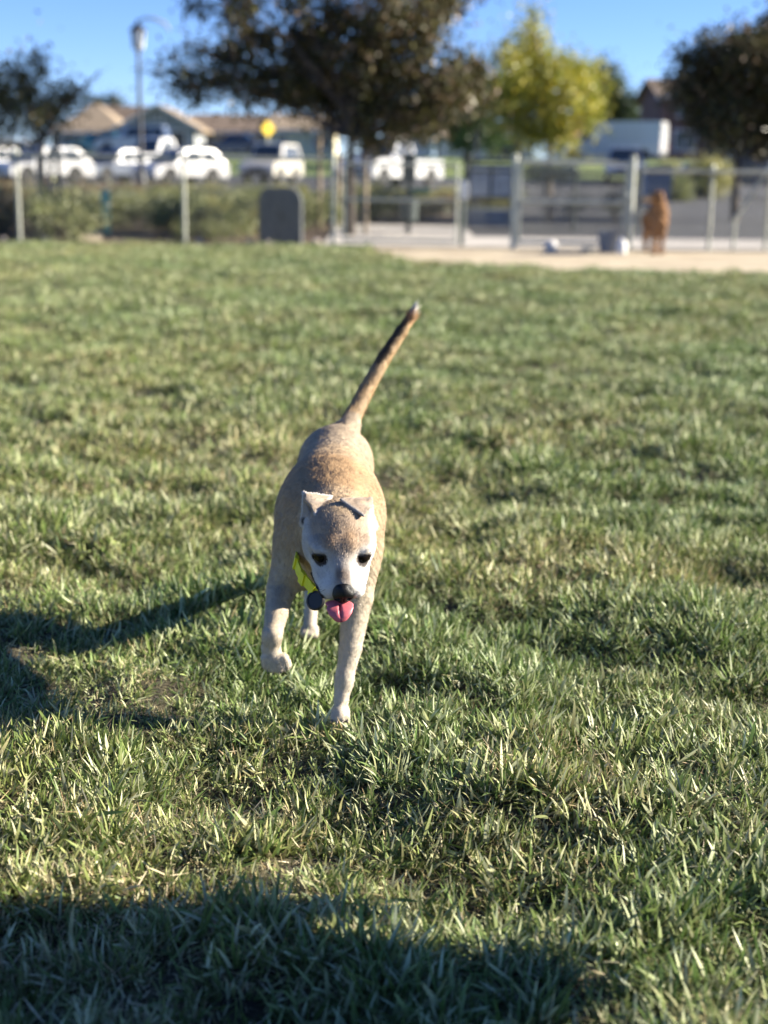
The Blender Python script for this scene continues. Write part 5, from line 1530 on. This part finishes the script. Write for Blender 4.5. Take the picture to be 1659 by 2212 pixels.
#@ HOUSES
# ------------------------------------------------------------------ houses across the street
def house(label, loc, w, d, eave, rise, wall, roof, gable_front=True, garage=None, windows=(), overhang=0.5, hip=False, chimney=None, door=None):
    """front faces -Y; loc is the middle of the front wall on the ground"""
    root = empty('house', loc, 0, label, 'house')
    mb = MB(); mb.box((0, d / 2, eave / 2 - 0.15), (w, d, eave + 0.3))
    if gable_front:
        mb.add([(-w / 2, 0, eave), (w / 2, 0, eave), (0, 0, eave + rise), (-w / 2, 0.3, eave), (w / 2, 0.3, eave), (0, 0.3, eave + rise)], [(0, 1, 2), (5, 4, 3), (0, 2, 5, 3), (1, 4, 5, 2), (0, 3, 4, 1)])
    elif not hip:
        for s in (-1, 1):
            x = s * (w / 2 - 0.15)
            mb.add([(x - .15, 0, eave), (x - .15, d, eave), (x - .15, d / 2, eave + rise), (x + .15, 0, eave), (x + .15, d, eave), (x + .15, d / 2, eave + rise)], [(0, 1, 2), (5, 4, 3), (0, 2, 5, 3), (1, 4, 5, 2), (0, 3, 4, 1)])
    mb.build('wall', M[wall], root)
    o = overhang; t = 0.18
    rf = MB()
    if gable_front:
        k = rise / (w / 2)
        for s in (-1, 1):
            e = (s * (w / 2 + o), eave - k * o); a = (0, eave + rise)
            rf.add([(e[0], -o, e[1]), (a[0], -o, a[1]), (a[0], d + o, a[1]), (e[0], d + o, e[1]), (e[0], -o, e[1] + t), (a[0], -o, a[1] + t), (a[0], d + o, a[1] + t), (e[0], d + o, e[1] + t)],
                   [(3, 2, 1, 0), (4, 5, 6, 7), (0, 1, 5, 4), (1, 2, 6, 5), (2, 3, 7, 6), (3, 0, 4, 7)])
    elif hip:
        q = min(d, w) / 2; k = rise / q
        e = eave - k * o + 0.02
        x0, x1, y0, y1 = -w / 2 - o, w / 2 + o, -o, d + o
        rf.add([(x0, y0, e), (x1, y0, e), (x1, y1, e), (x0, y1, e), (x0 + q + o, d / 2, eave + rise), (x1 - q - o, d / 2, eave + rise)], [(0, 1, 5, 4), (1, 2, 5), (2, 3, 4, 5), (3, 0, 4), (3, 2, 1, 0)])
    else:
        k = rise / (d / 2)
        for s in (0, 1):
            yb = -o if s == 0 else d + o
            ze = eave - k * o
            rf.add([(-w / 2 - o, yb, ze), (w / 2 + o, yb, ze), (w / 2 + o, d / 2, eave + rise), (-w / 2 - o, d / 2, eave + rise), (-w / 2 - o, yb, ze + t), (w / 2 + o, yb, ze + t), (w / 2 + o, d / 2, eave + rise + t), (-w / 2 - o, d / 2, eave + rise + t)],
                   [(3, 2, 1, 0), (4, 5, 6, 7), (0, 1, 5, 4), (1, 2, 6, 5), (2, 3, 7, 6), (3, 0, 4, 7)])
    R_ = rf.build('roof', M[roof], root)
    if gable_front:
        k = rise / (w / 2)
        for s in (-1, 1):
            e = (s * (w / 2 + o), eave - k * o); a = (0, eave + rise)
            MB().add([(e[0], -o - 0.05, e[1] - 0.05), (a[0], -o - 0.05, a[1] - 0.05), (a[0], -o - 0.05, a[1] + t + .02), (e[0], -o - 0.05, e[1] + t + .02), (e[0], -o - .005, e[1] - 0.05), (a[0], -o - .005, a[1] - 0.05), (a[0], -o - .005, a[1] + t + .02), (e[0], -o - .005, e[1] + t + .02)],
                     [(0, 1, 2, 3), (7, 6, 5, 4), (0, 4, 5, 1), (1, 5, 6, 2), (2, 6, 7, 3), (3, 7, 4, 0)]).build('barge_board', M['trim'], R_)
    else:
        MB().box((0, -o - 0.03, eave - (rise / (min(d, w) / 2 if hip else d / 2)) * o + 0.02), (w + 2 * o, 0.05, 0.2)).build('fascia', M['trim'], R_)
    if chimney:
        MB().box((chimney, d * 0.5, eave + rise + 0.2), (0.8, 0.8, 1.2)).build('chimney', M['wall_beige'], R_)
    if garage:
        gx, gw, gh = garage
        gd = MB().box((gx, -0.03, gh / 2), (gw, 0.08, gh)).build('garage_door', M['garage'], root)
        for i in range(4):
            for j in range(4):
                MB().box((gx + (j - 1.5) * gw / 4, -0.08, gh * (i + 0.5) / 4), (gw / 4 - 0.18, 0.025, gh / 4 - 0.14)).build('panel', M['garage'], gd)
        for a, b_ in (((gx - gw / 2 - 0.07, -0.05, gh / 2 + 0.05), (0.14, 0.12, gh + 0.1)), ((gx + gw / 2 + 0.07, -0.05, gh / 2 + 0.05), (0.14, 0.12, gh + 0.1)), ((gx, -0.05, gh + 0.08), (gw - 0.01, 0.12, 0.15))):
            MB().box(a, b_).build('trim', M['trim'], gd)
    for wx, wz, ww, wh in windows:
        f = MB()
        for a, b_ in (((wx, -0.03, wz - wh / 2), (ww + 0.2, 0.1, 0.1)), ((wx, -0.03, wz + wh / 2), (ww + 0.2, 0.1, 0.1)), ((wx - ww / 2, -0.03, wz), (0.1, 0.1, wh - 0.1)), ((wx + ww / 2, -0.03, wz), (0.1, 0.1, wh - 0.1)), ((wx, -0.03, wz), (0.06, 0.09, wh - 0.1))):
            f.box(a, b_)
        fw = f.build('window', M['trim'], root)
        for s in (-1, 1):
            MB().box((wx + s * ww / 4, -0.015, wz), (ww / 2 - 0.09, 0.03, wh - 0.1)).build('pane', M['house_glass'], fw)
    if door:
        dr = MB().box((door, -0.03, 1.05), (0.95, 0.08, 2.1)).build('door', M['garage'], root)
        MB().box((door + 0.36, -0.09, 1.0), (0.06, 0.05, 0.12)).build('handle', M['galv'], dr)
    return root

def H_at(px, Y): return (bg(px, 300, Y).x, D(Y), float(tz(D(Y))))
house('grey gabled house with a brown garage door behind the lamp post', H_at(342, 75), 6.4, 10, 2.55, 1.75, 'wall_grey', 'roof_tan', True, (-0.1, 4.9, 2.15), ((0, 3.35, 0.9, 0.5),), 0.7)
house('beige house with a tan hip roof left of the grey gable', H_at(190, 77), 6.6, 9, 2.35, 2.6, 'wall_beige', 'roof_tan', False, None, ((-1.6, 1.3, 1.5, 1.1), (1.4, 1.3, 1.5, 1.1)), 0.5, True)
house('low house with a dark brown roof behind the two left houses', H_at(250, 92), 7.0, 9, 3.0, 2.5, 'wall_grey', 'roof_brown', False, None, ((-2, 1.4, 1.5, 1.1), (2, 1.4, 1.5, 1.1)), 0.5, False)
house('long low brown roofed house with a porch right of the grey gable', H_at(505, 80), 7.2, 8, 2.6, 1.35, 'wall_beige', 'roof_brown', False, None, ((-2.4, 1.45, 1.3, 1.2), (2.2, 1.4, 1.6, 1.2)), 0.9, False, None, 0.2)
house('cream yellow house in full sun behind the warning sign', H_at(655, 76), 5.6, 8, 2.5, 1.3, 'wall_cream', 'roof_tan', False, None, ((-1.9, 1.3, 0.8, 1.3), (1.5, 1.4, 1.2, 1.0)), 0.5, False)
house('pale blue grey house seen under the bronze tree', H_at(885, 72), 3.8, 8, 3.1, 1.5, 'wall_blue', 'roof_brown', False, None, ((-0.8, 1.6, 0.9, 1.4), (1.1, 1.5, 0.7, 1.2)), 0.4, False)
house('low blue sided house between the green and yellow trees', H_at(1050, 74), 8.2, 8, 2.2, 1.0, 'wall_blue', 'roof_brown', False, (1.6, 3.0, 1.9), ((-2.2, 1.3, 1.4, 1.0),), 0.4, False)
house('house with a red roof peeking over the white van', H_at(1285, 84), 6.0, 8, 2.7, 2.0, 'wall_beige', 'roof_red', False, None, ((0, 1.4, 1.5, 1.1),), 0.5, True)
house('reddish brown two storey house behind the dark tree at the right', H_at(1545, 62), 8.0, 9, 4.6, 1.3, 'wall_brown', 'roof_brown', False, None, ((-2.2, 1.5, 1.6, 1.4), (1.8, 1.5, 1.6, 1.4), (-2.2, 3.7, 1.3, 1.0), (1.8, 3.7, 1.3, 1.0)), 0.5, False, None, -0.2)

#@ ANIMALS2
# ------------------------------------------------------------------ the second dog and an unseen figure added to cast the foreground shadow
def brown_dog():
    p = bg(1410, 543, 12.05); ox, oy = p.x, D(12.05)
    fld = Field((ox - 0.34, oy - 0.42, -0.01), (ox + 0.28, oy + 0.62, 0.92), 0.009)
    G = lambda x, y, z: np.array((ox + x, oy + y, z))
    fld.chain([G(0.05, 0.42, 0.50), G(0.05, 0.15, 0.52), G(0.05, -0.06, 0.53)], [0.105, 0.115, 0.11], 0.05)
    fld.ell(G(0.05, -0.06, 0.47), (0.105, 0.13, 0.15), k=0.05)
    fld.chain([G(0.05, -0.10, 0.58), G(0.03, -0.15, 0.68), G(0.0, -0.17, 0.755)], [0.095, 0.078, 0.070], 0.04)
    fld.ell(G(-0.02, -0.18, 0.765), (0.085, 0.075, 0.070), k=0.03)
    fld.chain([G(-0.07, -0.20, 0.755), G(-0.15, -0.24, 0.735), G(-0.20, -0.26, 0.728)], [0.050, 0.038, 0.030], 0.02)
    for a, b in ((-0.10, 0.02), (-0.26, -0.02)):
        fld.chain([G(b + 0.03, a, 0.80), G(b + 0.05, a * 1.1, 0.73), G(b + 0.045, a * 1.1, 0.65)], [0.028, 0.032, 0.020], 0.012)
    for dx_, y0, yf in ((-0.015, -0.12, -0.13), (0.100, -0.10, -0.07)):
        fld.chain([G(dx_ + 0.005, y0, 0.45), G(dx_, y0 - 0.01, 0.22), G(dx_, yf, 0.05), G(dx_, yf - 0.04, 0.03)], [0.062, 0.038, 0.032, 0.033], 0.02)
    for dx_ in (-0.02, 0.115):
        fld.chain([G(dx_, 0.42, 0.46), G(dx_, 0.36, 0.30), G(dx_, 0.47, 0.19), G(dx_, 0.44, 0.05), G(dx_, 0.40, 0.03)], [0.085, 0.055, 0.036, 0.032, 0.032], 0.02)
    fld.chain([G(0.05, 0.50, 0.56), G(0.08, 0.56, 0.66), G(0.11, 0.54, 0.76)], [0.040, 0.035, 0.025], 0.03)
    V, Q = fld.surface(); N = vert_normals(V, Q)
    V = V + N * ((vnoise(V[:, 0] + V[:, 2], V[:, 1] + V[:, 2] * 0.6, 0.025, 51) - 0.5) * 0.022)[:, None]
    nz = vnoise(V[:, 0] * 1.1 + V[:, 2], V[:, 1] - V[:, 2], 0.05, 52)
    C = np.tile(np.array([0.22, 0.122, 0.062]), (len(V), 1)) * (0.75 + 0.5 * nz)[:, None]
    d = np.linalg.norm(V - G(-0.17, -0.25, 0.73), axis=1)
    C = blend(C, (0.46, 0.32, 0.18), 1 - sm(0.05, 0.10, d))
    off = np.array([ox, oy, 0])
    root = empty('dog', (ox, oy, 0), 0, 'curly red brown dog standing by the gate post on the dirt', 'dog')
    body = link('body', fast_mesh('body', V - off, Q, True, C), col_mat('curly_coat', 0.85, 0.15), root)
    def part(name, mb, m):
        me = mb.mesh(name, True); me.transform(Matrix.Translation(Vector(-off))); return link(name, me, m, body)
    prof = lambda r: [(r * math.sin(math.pi * i / 10) + 1e-5, -r * math.cos(math.pi * i / 10)) for i in range(11)]
    part('nose', MB().lathe(prof(0.022), tuple(G(-0.228, -0.275, 0.740)), 14), M['black_plastic'])
    for c in (G(-0.085, -0.252, 0.790), G(-0.095, -0.135, 0.790)):
        part('eye', MB().lathe(prof(0.014), tuple(c), 12), M['black_plastic'])
brown_dog()

def shadow_figure():
    """figure added out of view to the right; the shadow of coat and arms falls across the near grass"""
    ox, oy = 1.90, 1.54
    off = np.array([ox, oy, 0])
    G = lambda x, y, z: np.array((ox + x, oy + y, z))
    def skin(prims, lo, hi, h=0.012):
        fl_ = Field(off + np.array(lo), off + np.array(hi), h)
        for pr in prims: fl_.chain(*pr)
        return fl_.surface()
    root = empty('person', (ox, oy, 0), 0, 'unseen figure in a dark coat added to cast the foreground shadow', 'person')
    off = np.array([ox, oy, 0])
    def part(name, vq, m, parent=root):
        return link(name, fast_mesh(name, vq[0] - off, vq[1], True), m, parent)
    body = skin([([G(-0.09, 0.02, 0.88), G(-0.10, 0.04, 0.5), G(-0.10, -0.03, 0.10)], [0.085, 0.062, 0.045], 0.02),
                 ([G(-0.10, -0.03, 0.06), G(-0.11, 0.13, 0.03)], [0.045, 0.035], 0.02),
                 ([G(0.09, 0.02, 0.88), G(0.10, 0.05, 0.5), G(0.10, -0.02, 0.10)], [0.085, 0.062, 0.045], 0.02),
                 ([G(0.10, -0.02, 0.06), G(0.11, 0.14, 0.03)], [0.045, 0.035], 0.02),
                 ([G(0, 0.02, 0.9), G(0, 0.18, 1.06), G(0, 0.34, 1.20)], [0.13, 0.12, 0.12], 0.05),
                 ([G(0, 0.38, 1.24), G(0, 0.46, 1.30)], [0.06, 0.055], 0.03), ([G(0, 0.50, 1.32), G(0, 0.54, 1.36)], [0.092, 0.095], 0.03),
                 ([G(0, 0.61, 1.30), G(0, 0.635, 1.285)], [0.02, 0.014], 0.01)], (-0.35, -0.3, -0.01), (0.35, 0.72, 1.55))
    b = part('body', body, mat('trousers_and_skin', (0.10, 0.10, 0.13), 0.9))
    coat = skin([([G(0, 0.00, 0.92), G(0, 0.18, 1.07), G(0, 0.34, 1.22)], [0.155, 0.15, 0.13], 0.05),
                 ([G(0, 0.33, 1.16), G(0, 0.32, 0.98), G(0, 0.28, 0.84)], [0.17, 0.17, 0.15], 0.05),
                 ([G(-0.18, 0.35, 1.20), G(-0.22, 0.42, 1.00), G(-0.12, 0.50, 0.94)], [0.075, 0.06, 0.05], 0.03),
                 ([G(0.18, 0.35, 1.20), G(0.22, 0.42, 1.00), G(0.12, 0.50, 0.94)], [0.075, 0.06, 0.05], 0.03)], (-0.4, -0.25, 0.6), (0.4, 0.62, 1.5))
    part('coat', coat, mat('dark_coat', (0.03, 0.035, 0.05), 0.9), b)
    G0 = G
    for s in (-1, 1):
        G = lambda x, y, z, s=s: G0(x - s * 0.08, y + 0.05, z + 0.13)
        hd = skin([([G(s * 0.20, 0.46, 0.80), G(s * 0.20, 0.47, 0.74)], [0.034, 0.038], 0.01)] + [([G(s * 0.20 + k * 0.018, 0.47, 0.73), G(s * 0.20 + k * 0.019, 0.475, 0.68), G(s * 0.20 + k * 0.018, 0.465, 0.645 + abs(k) * 0.006)], [0.0105, 0.0095, 0.0085], 0.006) for k in (-1.5, -0.5, 0.5, 1.5)] +
                  [([G(s * 0.165, 0.485, 0.77), G(s * 0.155, 0.505, 0.73), G(s * 0.16, 0.51, 0.70)], [0.014, 0.012, 0.01], 0.008)], (s * 0.12 - 0.09, 0.41, 0.73), (s * 0.12 + 0.09, 0.62, 1.00), 0.005)
        part('hand', hd, mat('skin', (0.45, 0.28, 0.20), 0.6), b)
    G = G0
    hair = skin([([G(0, 0.51, 1.38), G(0, 0.47, 1.40)], [0.105, 0.095], 0.03), ([G(0, 0.42, 1.36), G(0, 0.36, 1.28)], [0.08, 0.06], 0.03)], (-0.25, 0.2, 1.1), (0.25, 0.75, 1.6))
    part('hair', hair, mat('brown_hair', (0.06, 0.035, 0.02), 0.6), b)
shadow_figure()
